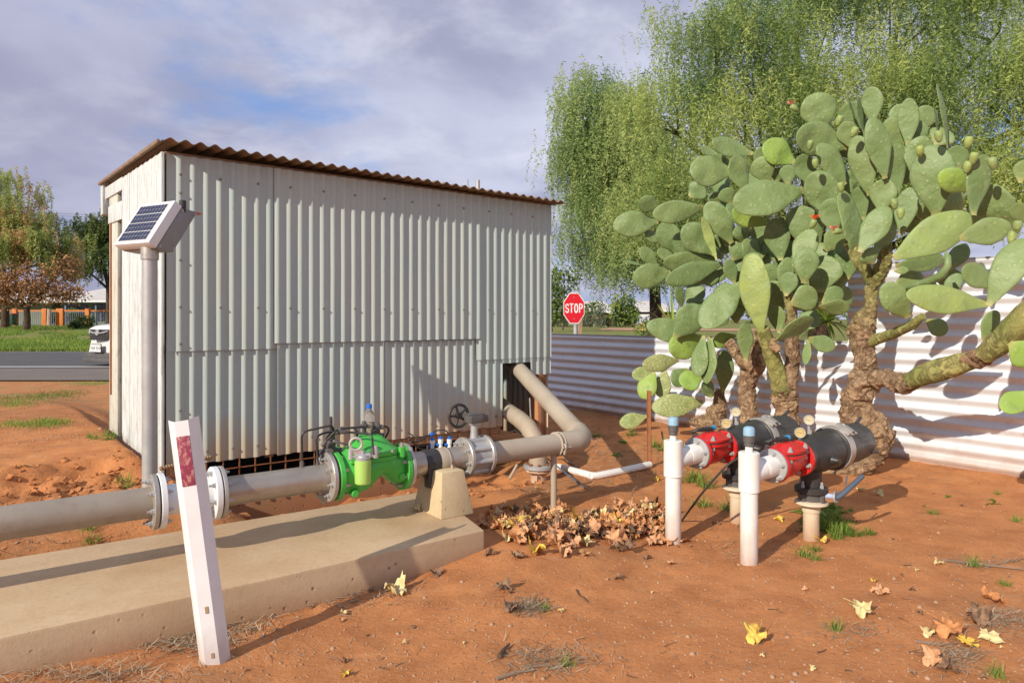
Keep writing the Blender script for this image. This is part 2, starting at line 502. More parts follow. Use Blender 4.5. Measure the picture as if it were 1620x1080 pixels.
M = {}
M['ground'] = mat_ground()
M['wall'] = mat_wall()
M['board'] = mat_board()
M['fence'] = mat_galv('zinc_fence_sheet')
M['galv'] = basic('galvanised_steel', (.46,.46,.455), (.35,.35,.345), 9, .48, .3, .1, 30)
M['conc'] = mat_concrete()
M['block'] = mat_concrete('yellowish_concrete', (.63,.51,.31), (.53,.40,.22))
M['foot'] = mat_concrete('stained_concrete', (.36,.24,.14), (.28,.17,.09))
M['roof'] = basic('rusty_roof_iron', (.19,.125,.08), (.30,.215,.14), 8, .7, .1, .2, 40, grime=.5)
M['rust'] = basic('rust', (.33,.13,.05), (.20,.075,.035), 14, .85, 0, .4, 60, .006)
M['rustpost'] = basic('rusty_mint_paint', (.58,.62,.56), (.50,.45,.35), 6, .7, 0, .3, 40, grime=.8, stretch=(1,1,.3))
M['timber'] = basic('old_timber', (.38,.26,.16), (.26,.16,.09), 6, .8, 0, .4, 40, stretch=(1,1,1), grime=.4)
M['dark'] = basic('painted_interior_shade', (.025,.022,.02), (.015,.013,.012), 4, .9, 0, 0)  # near-black colour stands in for the shade inside the shed
M['steel'] = basic('stainless_pipe', (.43,.39,.34), (.35,.30,.245), 5, .36, .55, .05, 40, grime=.25)
M['steelb'] = basic('stainless_flange', (.50,.48,.45), (.38,.355,.32), 8, .38, .5, .1, 40, grime=.3)
M['greypipe'] = basic('dusty_grey_plastic', (.46,.40,.32), (.38,.32,.24), 3.5, .48, .0, .06, 50, dirt=(.1,.5,.25))
M['white'] = basic('white_paint', (.74,.76,.77), (.66,.66,.65), 5, .42, 0, .08, 30, dirt=(-.02,.14,.5))
M['pvc'] = basic('white_pvc', (.80,.80,.78), (.70,.66,.58), 4, .42, 0, .05, 30, grime=.16, dirt=(-.03,.2,.65))
M['cream'] = basic('cream_pvc', (.66,.57,.42), (.55,.45,.31), 8, .5, 0, .15, 40, dirt=(-.03,.16,.75))
M['green'] = basic('green_enamel', (.07,.47,.065), (.05,.40,.055), 6, .36, 0, .06, 40, grime=.38, spec=.5)
M['screw'] = basic('dull_screw', (.26,.26,.25), (.22,.17,.12), 20, .6, .1, 0)
M['lime'] = basic('lime_plastic', (.38,.60,.14), (.32,.52,.11), 6, .45, 0, .04, 40, grime=.25)
M['black'] = basic('black_plastic', (.028,.028,.03), (.045,.042,.04), 8, .42, 0, .1, 40, grime=.2)
M['drum'] = basic('dusty_black_plastic', (.035,.037,.04), (.075,.07,.065), 5, .45, 0, .15, 50, grime=.15)
M['dgrey'] = basic('dark_grey_plastic', (.075,.075,.08), (.12,.11,.10), 14, .5, 0, .2, 40, grime=.3)
M['red'] = basic('red_enamel', (.60,.02,.018), (.46,.018,.016), 6, .4, 0, .06, 40, grime=.42, spec=.5)
M['blue'] = basic('blue_plastic', (.02,.16,.62), (.02,.13,.5), 8, .4, 0, 0)
M['skyblue'] = basic('faded_blue_plastic', (.24,.43,.58), (.30,.46,.58), 8, .55, 0, .05)
M['lever'] = basic('slate_blue_paint', (.06,.09,.13), (.09,.12,.16), 9, .5, 0, .1, grime=.3)
M['paleblue'] = basic('pale_blue_paint', (.40,.48,.72), (.50,.55,.70), 8, .45, 0, .1)
M['brass'] = basic('brass', (.50,.33,.12), (.40,.25,.08), 9, .35, .8, 0)
M['dial'] = basic('yellowed_dial', (.60,.54,.36), (.52,.44,.24), 12, .4, 0, 0)
M['reflect'] = None
M['bark_pepper'] = mat_bark('rough_grey_bark', (.16,.11,.075), (.11,.075,.05), (.06,.042,.03))
M['bark_cactus'] = mat_bark('corky_cactus_bark', (.60,.43,.27), (.45,.29,.165), (.27,.155,.085), green=None)
M['bark_cactus_g'] = mat_bark('greening_cactus_stem', (.62,.45,.29), (.48,.31,.18), (.27,.15,.085), green=(.95,1.5))
M['stem_g'] = mat_bark('yellow_green_stem', (.42,.43,.13), (.31,.37,.115), (.52,.43,.19))
M['pad'] = mat_pad('glaucous_cactus_pad', (.13,.205,.068), (.205,.275,.092), (.175,.25,.10))
M['padbright'] = mat_pad('fresh_green_pad', (.21,.36,.055), (.27,.39,.07), (.24,.35,.08))
M['padyellow'] = mat_pad('old_yellowing_pad', (.255,.34,.10), (.31,.37,.095), (.22,.31,.125))
M['padspeck'] = mat_pad('scabby_speckled_pad', (.24,.33,.10), (.28,.34,.12), (.26,.29,.12), .8)
M['leaf_pepper'] = mat_leaf('pepper_leaf', (.125,.205,.07), (.30,.42,.135), (.52,.60,.195), .52)
M['leaf_pepper2'] = mat_leaf('pepper_leaf_grey', (.135,.215,.085), (.30,.42,.165), (.49,.58,.22), .52)
M['leaf_red'] = mat_leaf('pepper_leaf_reddish', (.19,.25,.08), (.40,.46,.15), (.58,.60,.20), .5, dry=(.60,.30,.18))
M['leaf_dark'] = mat_leaf('dark_leaf', (.05,.08,.025), (.11,.16,.05), (.22,.27,.08), .3)
M['leaf_autumn'] = mat_leaf('autumn_leaf', (.22,.115,.055), (.42,.23,.115), (.58,.32,.13), .35)
M['leaf_bush'] = mat_leaf('bush_leaf', (.07,.11,.03), (.16,.23,.055), (.30,.35,.09), .3)
M['leaf_grey'] = mat_leaf('grey_green_leaf', (.10,.125,.07), (.17,.20,.12), (.27,.29,.18), .3)
M['grass'] = mat_leaf('grass_blade', (.09,.15,.025), (.17,.28,.045), (.30,.38,.08), .35)
M['straw'] = mat_leaf('dry_straw', (.20,.13,.075), (.36,.27,.17), (.52,.43,.30), .1)
M['yucca'] = mat_leaf('sword_leaf', (.11,.19,.03), (.25,.36,.05), (.45,.52,.13), .3)
# ================================================================== SETTING
def lines(a0, a1, step, lo, hi, grow=1.22):
    xs = list(np.arange(a0, a1, step)); s = step; x = xs[0]; L = []
    while x > lo:
        s *= grow; x -= s; L.append(x)
    s = step; x = xs[-1]; R = []
    while x < hi:
        s *= grow; x += s; R.append(x)
    return np.array(L[::-1]+xs+R)
gx = lines(-4.2, 4.2, .026, -420, 420, 1.10)
gy = lines(1.2, 7.4, .026, -60, 900, 1.07)
GX, GY = np.meshgrid(gx, gy)
GZ = hgt(GX, GY)
nx, ny = len(gx), len(gy)
V = np.stack([GX.ravel(), GY.ravel(), GZ.ravel()], 1)
ii = (np.arange(ny-1)[:, None]*nx+np.arange(nx-1)[None, :]).ravel()
Q = np.stack([ii, ii+1, ii+nx+1, ii+nx], 1)
g = np_mesh('ground', V, Q, M['ground'], smooth=True); tag(g, kind='structure')

# dried mud pad beside the shed (a thin hard crust, part of the terrain)
def crust():
    t = NT('dried_mud')
    c = t.mix(t.ramp(t.noise(2.5, world=True, detail=7), .3, .7), (.37,.205,.105), (.30,.155,.075))
    c = t.mix(t.ramp(t.noise(30, world=True, detail=7, rough=.7), .5, .75, 0, .5), c, (.24,.11,.05))
    t.col(c); t.bump(t.noise(60, world=True, detail=7, rough=.7), .3, .006)
    return t.set(rough=.9, spec=.2)
mb = MB()
qs = np.linspace(-2.6, -.05, 50); pts_t = []
for q in qs:
    e = -.40+float(fbm(q*2.4+5, 3.3, 4))*.16
    b = -2.05+float(fbm(q*2.2, 8.3, 3))*.4-.25*(q+.6)**2*.3
    pts_t.append((q, e, b))
o = 0; NR = 26
grid = []
for (q, e, b) in pts_t:
    for k in range(NR+1):
        tt = k/NR; r = e+(b-e)*tt
        p = sp(q, r); z = hz(p.x, p.y)
        lift = .045*min(1, tt/.08)*min(1, (1-tt)/.2)*min(1, (q+2.6)/.3)
        if k == 0: lift = -.05
        zz = .225+float(fbm(p.x*5, p.y*5, 3))*.02
        grid.append(Vector((p.x, p.y, max(z-.02, zz-.02+lift*.6) if k else z-.03)))
fs = [(i*(NR+1)+k, (i+1)*(NR+1)+k, (i+1)*(NR+1)+k+1, i*(NR+1)+k+1) for i in range(len(qs)-1) for k in range(NR)]
tag(mb.add(grid, fs).build('mud_pad', crust(), smooth=50), kind='structure')

# road, 4 mm steps above the ground
def strip(name, y0, y1, mat, dz, slope=-.028, x0=-160, x1=160):
    xs = np.linspace(x0, x1, 200); yy = np.linspace(0, 1, 12); v = []
    for x in xs:
        for t in yy:
            y = y0+(y1-y0)*t+slope*0*x
            v.append((x, y, hz(x, y)+dz))
    n = len(yy); f = [(i*n+k, (i+1)*n+k, (i+1)*n+k+1, i*n+k+1) for i in range(len(xs)-1) for k in range(n-1)]
    return tag(MB().add(v, f).build(name, mat), kind='structure')
M['asphalt'] = basic('worn_asphalt', (.082,.080,.080), (.11,.105,.10), 1.2, .9, 0, .4, 60, .006)
M['shoulder'] = basic('sealed_shoulder', (.16,.135,.115), (.20,.165,.135), 1.5, .92, 0, .4, 60, .006)
M['line'] = basic('road_line_paint', (.72,.71,.69), (.55,.54,.52), 3, .7, 0, .1)
strip('road', 15.5, 23.0, M['asphalt'], .030)
strip('road_shoulder', 12.5, 15.5, M['shoulder'], .026)
strip('road_line', 15.75, 15.98, M['line'], .036)
strip('road_edge', 23.0, 23.5, M['shoulder'], .026)

# side road far right beyond the fence
def patch(name, poly, mat, dz):
    v = [(x, y, hz(x, y)+dz) for x, y in poly]
    return tag(MB().add(v, [list(range(len(v)))]).build(name, mat), kind='structure')
patch('driveway', [(8, 66), (26, 60), (30, 72), (12, 84)], basic('pale_dirt_drive', (.52,.30,.17), (.44,.24,.13), .8, .95), .05)

# ------------------------------------------------------------------ concrete slab under the pipe
mb = MB()
poly = [(-3.15, 1.02), (-1.607, 2.14), (-.95, 2.615), (-.62, 2.865), (-.13, 3.235), (-.47, 3.995), (-.597, 3.91), (-2.13, 2.84), (-3.65, 1.78)]
mb.prism(poly, -.16, .15)
slab = mb.build('concrete_slab', M['conc'], bevel=.012, smooth=40)
tag(slab, 'long low concrete slab lying on the dirt under the pipeline', 'slab')

# ================================================================== SHED
SLP = .055
shed = thing('pump_shed', 'pale mint corrugated iron shed with rusty skillion roof beside the pipeline', 'shed', (C0.x, C0.y, 0))
def corr(name, q0, q1, z0, z1, mat, parent, off=0, pitch=.076, amp=.0085, org=sp, phase=0, screws=(), z1f=None, jag=0):
    n = max(3, int((q1-q0)/pitch*10)); mb = MB(); vs = []
    rows = 9
    for i in range(n+1):
        q = q0+(q1-q0)*i/n
        a = amp*math.cos(2*PI*(q+phase)/pitch)+off
        zb = z0+(jag*mnoise.noise(Vector((q*9, z0, 3)))if jag else 0)
        for k in range(rows+1):
            z = zb+(z1-zb)*k/rows
            wv = .0022*mnoise.noise(Vector((q*3, z*3, z0)))
            vs.append(org(q, a+wv, z))
    fs = [(i*(rows+1)+k, (i+1)*(rows+1)+k, (i+1)*(rows+1)+k+1, i*(rows+1)+k+1) for i in range(n) for k in range(rows)]
    mb.add(vs, fs)
    mb.mi = 1
    for (q, z) in screws:
        if q0 < q < q1:
            qq = round((q+phase)/pitch)*pitch-phase
            c = org(qq, amp+off, z); d = (org(qq, 1, z)-org(qq, 0, z))
            mb.lathe(c, d, [(-.002, .009), (.002, .009), (.003, .005), (.008, .0045), (.009, .001)], 8)
    return mb.build(name, [mat, M['screw']], parent, smooth=60)
s1, s2, s3 = wall_s(437), wall_s(757), wall_s(870)
sA, sB, sH = wall_s(605), 2.5, wall_s(838)
zt = 2.125
scr = [(q, z) for z in (.36, 1.22, 2.0) for q in np.arange(.05, 3, .152*1.0)]
scr_top = [(q, z) for z in (1.22, 2.01) for q in np.arange(.07, 3, .228)]
corr('wall_sheet', .0, s1+.012, .955, zt, M['wall'], shed, .018, screws=scr_top+[(.06, 1.0), (.06, 1.5), (.06, 1.9)])
corr('wall_sheet', s1-.02, s2+.02, .99, zt, M['wall'], shed, .024, phase=.022, screws=scr_top)
corr('wall_sheet', s2-.03, s3, .82, zt, M['wall'], shed, .016, screws=scr_top)
corr('wall_sheet', .0, s1+.02, .268, 1.02, M['wall'], shed, .006, screws=[(q, .34) for q in np.arange(.05, .6, .15)]+[(.06, .6)], jag=.012)
corr('wall_sheet', s1-.0, sA, .262, 1.005, M['wall'], shed, .010, phase=.022, screws=[(q, .36) for q in np.arange(.6, 2.6, .3)], jag=.014)
corr('wall_sheet', sA-.03, sB, .272, .985, M['wall'], shed, .005, screws=[(q, .36) for q in np.arange(.6, 2.6, .3)], jag=.012)
corr('wall_sheet', sB, sH, .785, .99, M['wall'], shed, .010)
corr('wall_sheet', sH, s3, .675, .985, M['wall'], shed, .010, jag=.02)
# top sheet bottom lap lines read through the 4-10 mm step between the sheets
# right end wall and rear wall
def wall_right(q, r, z): return C0+W*(s3-.004+r)+N*(-q)+UP*z
def wall_rear(q, r, z): return C0+W*q+N*(-2.30-r)+UP*z
def wall_left_rear(q, r, z): return C0+W*(-r+.03)+N*(-q)+UP*z
corr('wall_sheet', .02, 2.30, .1, 2.08, M['wall'], shed, 0, org=wall_right)
corr('wall_sheet', .02, s3, .05, 2.18, M['wall'], shed, 0, org=wall_rear)
# inside: near-black floor and an added sheet paint shade into the openings
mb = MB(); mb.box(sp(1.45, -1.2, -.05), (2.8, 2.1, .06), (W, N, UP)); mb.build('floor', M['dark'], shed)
mb = MB(); mb.box(sp(1.5, -2.2, 1.05), (2.8, .02, 2.0), (W, N, UP)); mb.build('shade_sheet', M['dark'], shed)
# footing, bottom rail, mesh
mb = MB(); mb.box(sp(1.05, -.06, -.09), (2.7, .12, .21), (W, N, UP)); mb.build('footing', M['foot'], shed, bevel=.01)
mb = MB()
for q0_, q1_ in ((1.3, 2.5),):
    mb.box(sp((q0_+q1_)/2, -.035, .25), (q1_-q0_, .045, .075), (W, N, UP))
mb.build('bottom_rail', M['timber'], shed, bevel=.004)
mb = MB()
for q in np.arange(.03, 2.48, .098):
    mb.box(sp(q, .004, .12), (.007, .006, .30), (W, N, UP))
for z in (.03, .125, .215):
    mb.box(sp(1.25, .008, z), (2.48, .005, .007), (W, N, UP))
mb.build('mesh_grille', M['rust'], shed, smooth=0)
# posts and frame
mb = MB()
mb.box(sp(.03, -.045, 1.09), (.05, .06, 2.02), (W, N, UP))
mb.box(sp(s3-.05, -.06, 1.06), (.06, .06, 2.0), (W, N, UP))
mb.build('frame_post', M['timber'], shed, bevel=.004)
mb = MB()
for q in (.62, 1.2, 1.8, 2.4): mb.box(sp(q, -.05, 1.2), (.05, .05, 1.9), (W, N, UP))
mb.box(sp(1.5, -.045, 1.22), (2.9, .04, .07), (W, N, UP)); mb.box(sp(1.5, -.06, .86), (2.9, .04, .06), (W, N, UP))
mb.build('frame_rail', M['timber'], shed)
mb = MB(); mb.box(sp(s3-.06, -.09, .30), (.10, .12, .78), (W, N, UP)); mb.build('brick_pier', basic('orange_brick', (.52,.21,.08), (.38,.22,.14), 18, .85, 0, .4, 50, grime=.5), shed, bevel=.006)
# weather boards on the left end
bw = .158; nb = 9
for i in range(nb):
    r = -.004-bw*(i+.5)
    mb = MB(); top = 2.165+SLP*(-r)+(-.03)
    bot = .21-.055*(-r)+.02*rnd.uniform(-1, 1)
    mb.box(sp(-.012+rnd.uniform(-.0015, .0015), r, (top+bot)/2), (.018, bw-.005, top-bot), (W, N, UP))
    mb.build('weatherboard', M['board'], shed, bevel=.003)
# top boards, rear post
rz = lambda r: 2.175+SLP*(-r)
for (r0, r1, za, zb) in ((-1.42, -2.30, .012, .11), (-1.42, -2.12, .19, .33)):
    mb = MB(); rc = (r0+r1)/2
    ax = (W, (N*-1+UP*SLP).normalized(), UP)
    mb.box(sp(-.006, rc, rz(rc)-(za+zb)/2-.02), (.03, r0-r1, zb-za), ax)
    mb.build('top_board', M['board'], shed, bevel=.003)
mb = MB(); mb.box(sp(.006, -1.93, 1.12), (.03, .42, 2.08), (W, N, UP)); mb.build('rear_post', M['rustpost'], shed, bevel=.004)
mb = MB(); mb.box(sp(-.014, -2.02, 1.30), (.012, .03, 1.55), (W, N, UP)); mb.build('rust_angle', M['rust'], shed, bevel=.003)
mb = MB(); mb.box(sp(-.012, -2.38, rz(-2.4)-.11), (.05, .12, .30), (W, N, UP)); mb.build('fascia_end', M['board'], shed, bevel=.004)
mb = MB()
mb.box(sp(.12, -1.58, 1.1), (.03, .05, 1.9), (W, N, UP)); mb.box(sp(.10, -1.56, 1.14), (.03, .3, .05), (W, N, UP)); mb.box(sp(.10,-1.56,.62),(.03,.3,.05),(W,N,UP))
mb.build('door_frame', M['dark'], shed)  # frame coloured near-black so the gap reads as interior shade
mb = MB(); mb.box(sp(.16, -1.6, .40), (.02, .4, .2), (W, N, UP)); mb.build('lower_board', M['board'], shed)
# roof sheet
mb = MB(); n = int(3.14/.082*10); vs = []; rs = [.135, .06, -.6, -1.2, -1.8, -2.46]
for dz in (0, -.004):
    for i in range(n+1):
        q = -.045+3.14*i/n
        for r in rs:
            vs.append(sp(q, r, 2.193-.013*q+SLP*(-r)+.0105*math.cos(2*PI*q/.082)+dz+.004*mnoise.noise(Vector((q*2, r, 0)))))
m_ = len(rs); o2 = (n+1)*m_
fs = []
for base in (0, o2):
    fs += [(base+i*m_+k, base+(i+1)*m_+k, base+(i+1)*m_+k+1, base+i*m_+k+1) for i in range(n) for k in range(m_-1)]
fs += [(i*m_, (i+1)*m_, o2+(i+1)*m_, o2+i*m_) for i in range(n)]
mb.add(vs, fs); mb.build('roof', M['roof'], shed, smooth=60)
mb = MB(); ax = (W, (N*-1+UP*SLP).normalized(), UP)
mb.box(sp(-.05, -1.19, 2.187+SLP*1.19), (.016, 2.5, .024), ax); mb.build('barge_cap', M['roof'], shed, bevel=.004)
mb = MB(); mb.box(sp(1.5, -.03, 2.12), (3.0, .04, .05), (W, N, UP)); mb.build('eave_batten', M['timber'], shed)
mb = MB(); p = sp(wall_s(776)+.05, -.25, 2.2); mb.cyl(p, p+UP*.115, .018, 12); p2 = sp(wall_s(770)+.02, -.3, 2.2); mb.cyl(p2, p2+UP*.12, .006, 6)
mb.build('vent_pipe', M['galv'], shed)

# ================================================================== SOLAR CONTROLLER
pc = at(237, 768, 3.43); zg = hz(pc.x, pc.y)
sol = thing('solar_controller', 'small solar panel and grey control box on a galvanised pole at the shed corner', 'solar controller', (pc.x, pc.y, zg))
mb = MB(); mb.cyl((pc.x, pc.y, zg-.1), (pc.x, pc.y, 1.475), .0355, 24); mb.build('pole', M['galv'], sol)
mb = MB(); mb.lathe((pc.x, pc.y, 1.445), UP, [(0, .039), (.002, .0415), (.065, .0415), (.067, .038)], 24); mb.build('collar', M['steelb'], sol)
dW = Vector((.89, -.45, 0)).normalized(); hN = Vector((-.45, -.89, 0)).normalized()
tilt = math.radians(57)
up_p = (hN*-1*math.cos(tilt)+UP*math.sin(tilt)).normalized()    # up along the panel
nP = (hN*math.sin(tilt)+UP*math.cos(tilt)).normalized()
brc = at(235, 383, 3.335)       # bottom right corner of the panel face
pw, ph = .272, .270
hbk = Vector((.45, .89, -.10))
def P3(a, b, d): return brc-dW*(pw*(1-a))+up_p*(ph*b)-nP*d
def plate(a0, a1, b0, b1, d0, d1, mat, name, par, bev=.002):
    mb = MB(); c = (P3(a0, b0, d0)+P3(a1, b1, d1))/2
    mb.box(c, (abs(a1-a0)*pw, abs(b1-b0)*ph, abs(d1-d0)), (dW, up_p, nP))
    return mb.build(name, mat, par, bevel=bev)
mb = MB(); q0_ = [P3(a, b, .051) for a, b in ((.02, .0), (.985, .0), (.985, .985), (.02, .985))]; q1_ = [p_+hbk*.094 for p_ in q0_]
mb.add(q0_+q1_, [(0,1,2,3),(7,6,5,4),(0,4,5,1),(1,5,6,2),(2,6,7,3),(3,7,4,0)])
hs = mb.build('housing', basic('grey_powdercoat', (.20,.20,.20), (.25,.25,.245), 6, .45, .1, .05, grime=.2), sol, bevel=.004)
pn = plate(0, 1, 0, 1, .0, .047, M['white'], 'solar_panel', sol, .003)
def mat_solar():
    t = NT('solar_cells'); t.col(t.mix(t.ramp(t.noise(30), .3, .7), (.010,.018,.055), (.018,.028,.08)))
    return t.set(rough=.12, spec=.6)
cell = mat_solar()
plate(.06, .90, .05, .95, -.0015, .0, basic('panel_backing', (.66,.66,.65), None, 5, .3, 0, 0), 'backing_sheet', pn, 0)
mb = MB()
nc, nr_ = 9, 4
for j in range(nr_):
    for half in (0, 1):
        for i in range(nc):
            a0 = .085+(.80/nc)*i; a1 = a0+.80/nc*.80
            b0 = .075+(.86/nr_)*j+half*.86/nr_*.47; b1 = b0+.86/nr_*.43
            c = (P3(a0, b0, -.0025)+P3(a1, b1, -.0025))/2
            mb.box(c, ((a1-a0)*pw, (b1-b0)*ph, .0016), (dW, up_p, nP))
mb.build('solar_cells', cell, pn, smooth=0)
mb = MB()
for b, d in ((.07, .012), (.92, .012), (.07, .088), (.92, .088)):
    c = P3(.985, b, .051)+hbk*d; mb.lathe(c, dW, [(-.002, .007), (.003, .007), (.004, .004), (.006, .004)], 8)
mb.build_each('bolt', M['galv'], hs)
mb = MB(); c = P3(.90, .97, .12); mb.lathe(P3(.93, .985, .07)-UP*.01, UP, [(0, .016), (.005, .017), (.058, .017), (.062, .014)], 16); mb.build('antenna', M['black'], sol)
mb = MB(); mb.lathe(P3(.985, .95, .051)+hbk*.094, dW+hbk*.6, [(-.01, .008), (.015, .008), (.017, .006), (.024, .005)], 10); mb.build('cable_gland', basic('copper', (.6,.25,.12), None, 9, .4, .6, 0), sol)
mb = MB(); c = (P3(.0, 0, .03)+P3(1, 0, .17))/2-UP*.012
mb = MB(); mb.box((pc.x+.01, pc.y+.02, 1.500), (.10, .07, .012), (dW, hN, UP)); mb.build('bracket', M['steelb'], sol, bevel=.003)

# ================================================================== GUIDE POST
gb = gp(337, 1050); gt = at(287, 668, gb.y*1.01)
gpst = thing('guide_post', 'white leaning road guide post with faded red reflector stuck in the dirt', 'guide post', gb)
ax_z = (gt-gb).normalized(); ax_x = Vector((.97, .22, 0)); ax_x = (ax_x-ax_z*ax_x.dot(ax_z)).normalized(); ax_y = ax_z.cross(ax_x)
Lp = (gt-gb).length+.12; b0 = gb-ax_z*.12
prof = [(-.050, .030), (-.036, .004), (-.022, -.006), (.024, -.006), (.037, .006), (.052, .034)]
inner = [(x*.93, y+.004) for x, y in prof][::-1]
pr = prof+inner
mb = MB(); nseg = 14; vs = []
for k in range(nseg+1):
    t = k/nseg
    for x, y in pr:
        vs.append(b0+ax_x*x*.94+ax_y*y+ax_z*(Lp*t+(.012*abs(x)/.05 if k == nseg else 0)))
n = len(pr); fs = [(k*n+i, k*n+(i+1) % n, (k+1)*n+(i+1) % n, (k+1)*n+i) for k in range(nseg) for i in range(n)]
fs.append([nseg*n+i for i in range(n)])
mb.add(vs, fs); mb.mi = 1
for zz, ww, hh in ((.30, .010, .022), (.15, .009, .016)):
    mb.box(b0+ax_z*zz+ax_y*-.0072+ax_x*.004, (ww, .002, hh), (ax_x, ax_y, ax_z))
mb.build('post', [M['white'], M['foot']], gpst, smooth=20)
def mat_refl():
    t = NT('faded_red_reflector')
    v = t.ramp(t.noise(60, (1, 1, .6), 6, .75), .5, .58)
    c = t.mix(v, (.27, .035, .075), (.50, .23, .20)); c = t.mix(t.ramp(t.noise(160, detail=4), .5, .7, 0, .6), c, (.16, .02, .05))
    t.col(c); t.bump(t.noise(90), .3, .003); return t.set(rough=.5)
mb = MB(); mb.box(gt-ax_z*.128+ax_y*-.0075+ax_x*.000, (.041, .003, .165), (ax_x, ax_y, ax_z)); mb.build('reflector', mat_refl(), gpst, bevel=.001)

# ================================================================== PIPELINE
pl = thing('water_pipe', 'long grey steel water pipe with bolted flanges and an elbow into the shed wall', 'water pipe', (P0.x, P0.y, 0))
R = .0625
def pcyl(mb, s0, s1, r, seg=32): return mb.lathe(pp(s0), PD, [(0, r), (s1-s0, r)], seg)
def flange(mb, s, w, r, rin=.06, nb=8, bolts=True, sides=(1,-1), bm_=1, ph=.2):
    mb.mi = 0
    mb.lathe(pp(s), PD, [(0, rin), (0, r-.004), (.003, r), (w-.003, r), (w, r-.004), (w, rin)], 40, cap=False)
    if bolts:
        mb.mi = bm_
        for k in range(nb):
            th = 2*PI*k/nb+ph
            c = pp(s)+(UP*math.cos(th)+PN*math.sin(th))*(r*.80)
            if -1 in sides: mb.lathe(c, PD*-1, [(0, .013), (.002, .013), (.003, .0095), (.013, .0095), (.014, .005), (.026, .005)], 6)
            if 1 in sides: mb.lathe(c+PD*w, PD, [(0, .013), (.002, .013), (.003, .0095), (.013, .0095), (.014, .005), (.022, .005)], 6)
        mb.mi = 0
a1, a2, a3, a4 = ps(240), ps(264), ps(334), ps(357)
v0, v1 = ps(516), ps(644)
b0_, b1_ = ps(735), ps(765)
ce = ps(893)
mb = MB(); pcyl(mb, -1.7, a1+.01, R); mb.build('pipe', basic('weathered_steel_pipe', (.36,.31,.25), (.28,.235,.185), 3, .5, .2, .1, 40, grime=.3), pl)
mb = MB(); pcyl(mb, a2-.02, a4-.01, R*1.0); mb.build('pipe', M['white'], pl)
mb = MB(); pcyl(mb, a4-.01, v0+.02, R); mb.lathe(pp(v0-.035), PD, [(0, R+.001), (.03, R+.006), (.036, R+.004)], 32); mb.build('pipe', M['steel'], pl)
mb = MB(); pcyl(mb, v1-.03, b0_+.01, R); mb.build('pipe', M['steel'], pl)
wm = [M['steelb'], M['galv']]; ww = [M['white'], M['galv']]
mb = MB(); flange(mb, a1-.004, .020, .112, sides=(-1,)); mb.build('flange', wm, pl)
mb = MB(); flange(mb, a1+.021, .024, .113, sides=(1,)); mb.build('flange', ww, pl)
mb = MB(); flange(mb, a3, .026, .113, sides=(-1,)); mb.build('flange', ww, pl)
mb = MB(); flange(mb, a3+.030, .018, .112, sides=(1,)); mb.build('flange', wm, pl)
mb = MB(); mb.mi=0; mb.lathe(pp(a1+.0165), PD, [(0,.06),(0,.107),(.0045,.107),(.0045,.06)],32,cap=False); mb.lathe(pp(a3+.0262), PD, [(0,.06),(0,.107),(.0037,.107),(.0037,.06)],32,cap=False); mb.build('gasket', M['black'], pl)
mb = MB(); flange(mb, v0-.002, .022, .115, sides=(-1,)); mb.build('flange', wm, pl)
mb = MB(); flange(mb, v1-.022, .020, .115, sides=(1,)); mb.build('flange', wm, pl)
mb = MB(); mb.lathe(pp(v0+.0201), PD, [(0,.06),(0,.112),(.008,.112),(.008,.06)],36,cap=False); mb.build('gasket', M['black'], pl)
mb = MB(); flange(mb, b0_-.015, .022, .108, sides=(-1,)); mb.build('flange', wm, pl)
mb = MB(); flange(mb, b1_-.004, .022, .108, sides=(1,)); mb.build('flange', wm, pl)
# rubber wrap and clamp on the concrete block
mb = MB(); pcyl(mb, ps(668), ps(689), R+.006); mb.box(pp(ps(679))-UP*.07+PN*.035, (.07, .05, .10), (PD, PN, UP)); mb.build('rubber_wrap', M['black'], pl, bevel=.003)
mb = MB(); pcyl(mb, ps(690), ps(704), R+.005); mb.lathe(pp(ps(703)), PD, [(0, R+.007), (.006, R+.007)], 32)
c = pp(ps(702))-UP*.045+PN*.085; mb.box(c, (.085, .05, .012), (PD, PN, UP)); mb.cyl(c-UP*.03, c+UP*.035, .006, 8); mb.lathe(c+UP*.006, UP, [(0,.012),(.012,.012)], 6)
mb.build('clamp', M['greypipe'], pl, bevel=.001)
# elbow run into the shed
K = pp(ce+.165); Hh = Vector((.045, 5.80, .735))
d1 = PD; d2 = (Hh-K).normalized()
def fillet(A, K, B, r, n=10):
    a = (A-K).normalized(); b = (B-K).normalized(); ang = a.angle(b); t = r/math.tan(ang/2)
    bis = (a+b).normalized(); c = K+bis*(r/math.sin(ang/2))
    p0 = K+a*t; p1 = K+b*t; out = []
    for i in range(n+1):
        f = i/n; v = (p0-c).lerp(p1-c, f).normalized()*r; out.append(c+v)
    return out
arc = fillet(pp(ce), K, Hh, .145, 16)
mb = MB(); pcyl(mb, b1_+.012, ce, R+.0); mb.build('pipe', M['greypipe'], pl)
mb = MB(); mb.tube([pp(ce-.05), pp(ce+.012)]+arc+[arc[-1]+d2*.03], R+.006, 32)
mb.lathe(arc[-1]+d2*.02, d2, [(0, R+.006), (.012, R+.009), (.022, R+.006)], 32)
mb.build('elbow', M['greypipe'], pl, smooth=50)
mb = MB(); mb.tube([arc[-1]+d2*.02, Hh, Hh+d2*.5], R, 32); mb.build('pipe', M['greypipe'], pl)
mb = MB(); 
for s_ in (ce-.075, ce-.05): mb.lathe(pp(s_), PD, [(0, R+.008), (.004, R+.011), (.008, R+.008)], 32)
mb.tube([pp(ce-.06)+PN*.064+UP*.01, pp(ce-.06)+PN*.085, pp(ce-.06)+PN*.068-UP*.05], .007, 8); mb.tube([pp(ce-.085)+PN*.08-UP*.01, pp(ce-.02)+PN*.08-UP*.01], .006, 8)
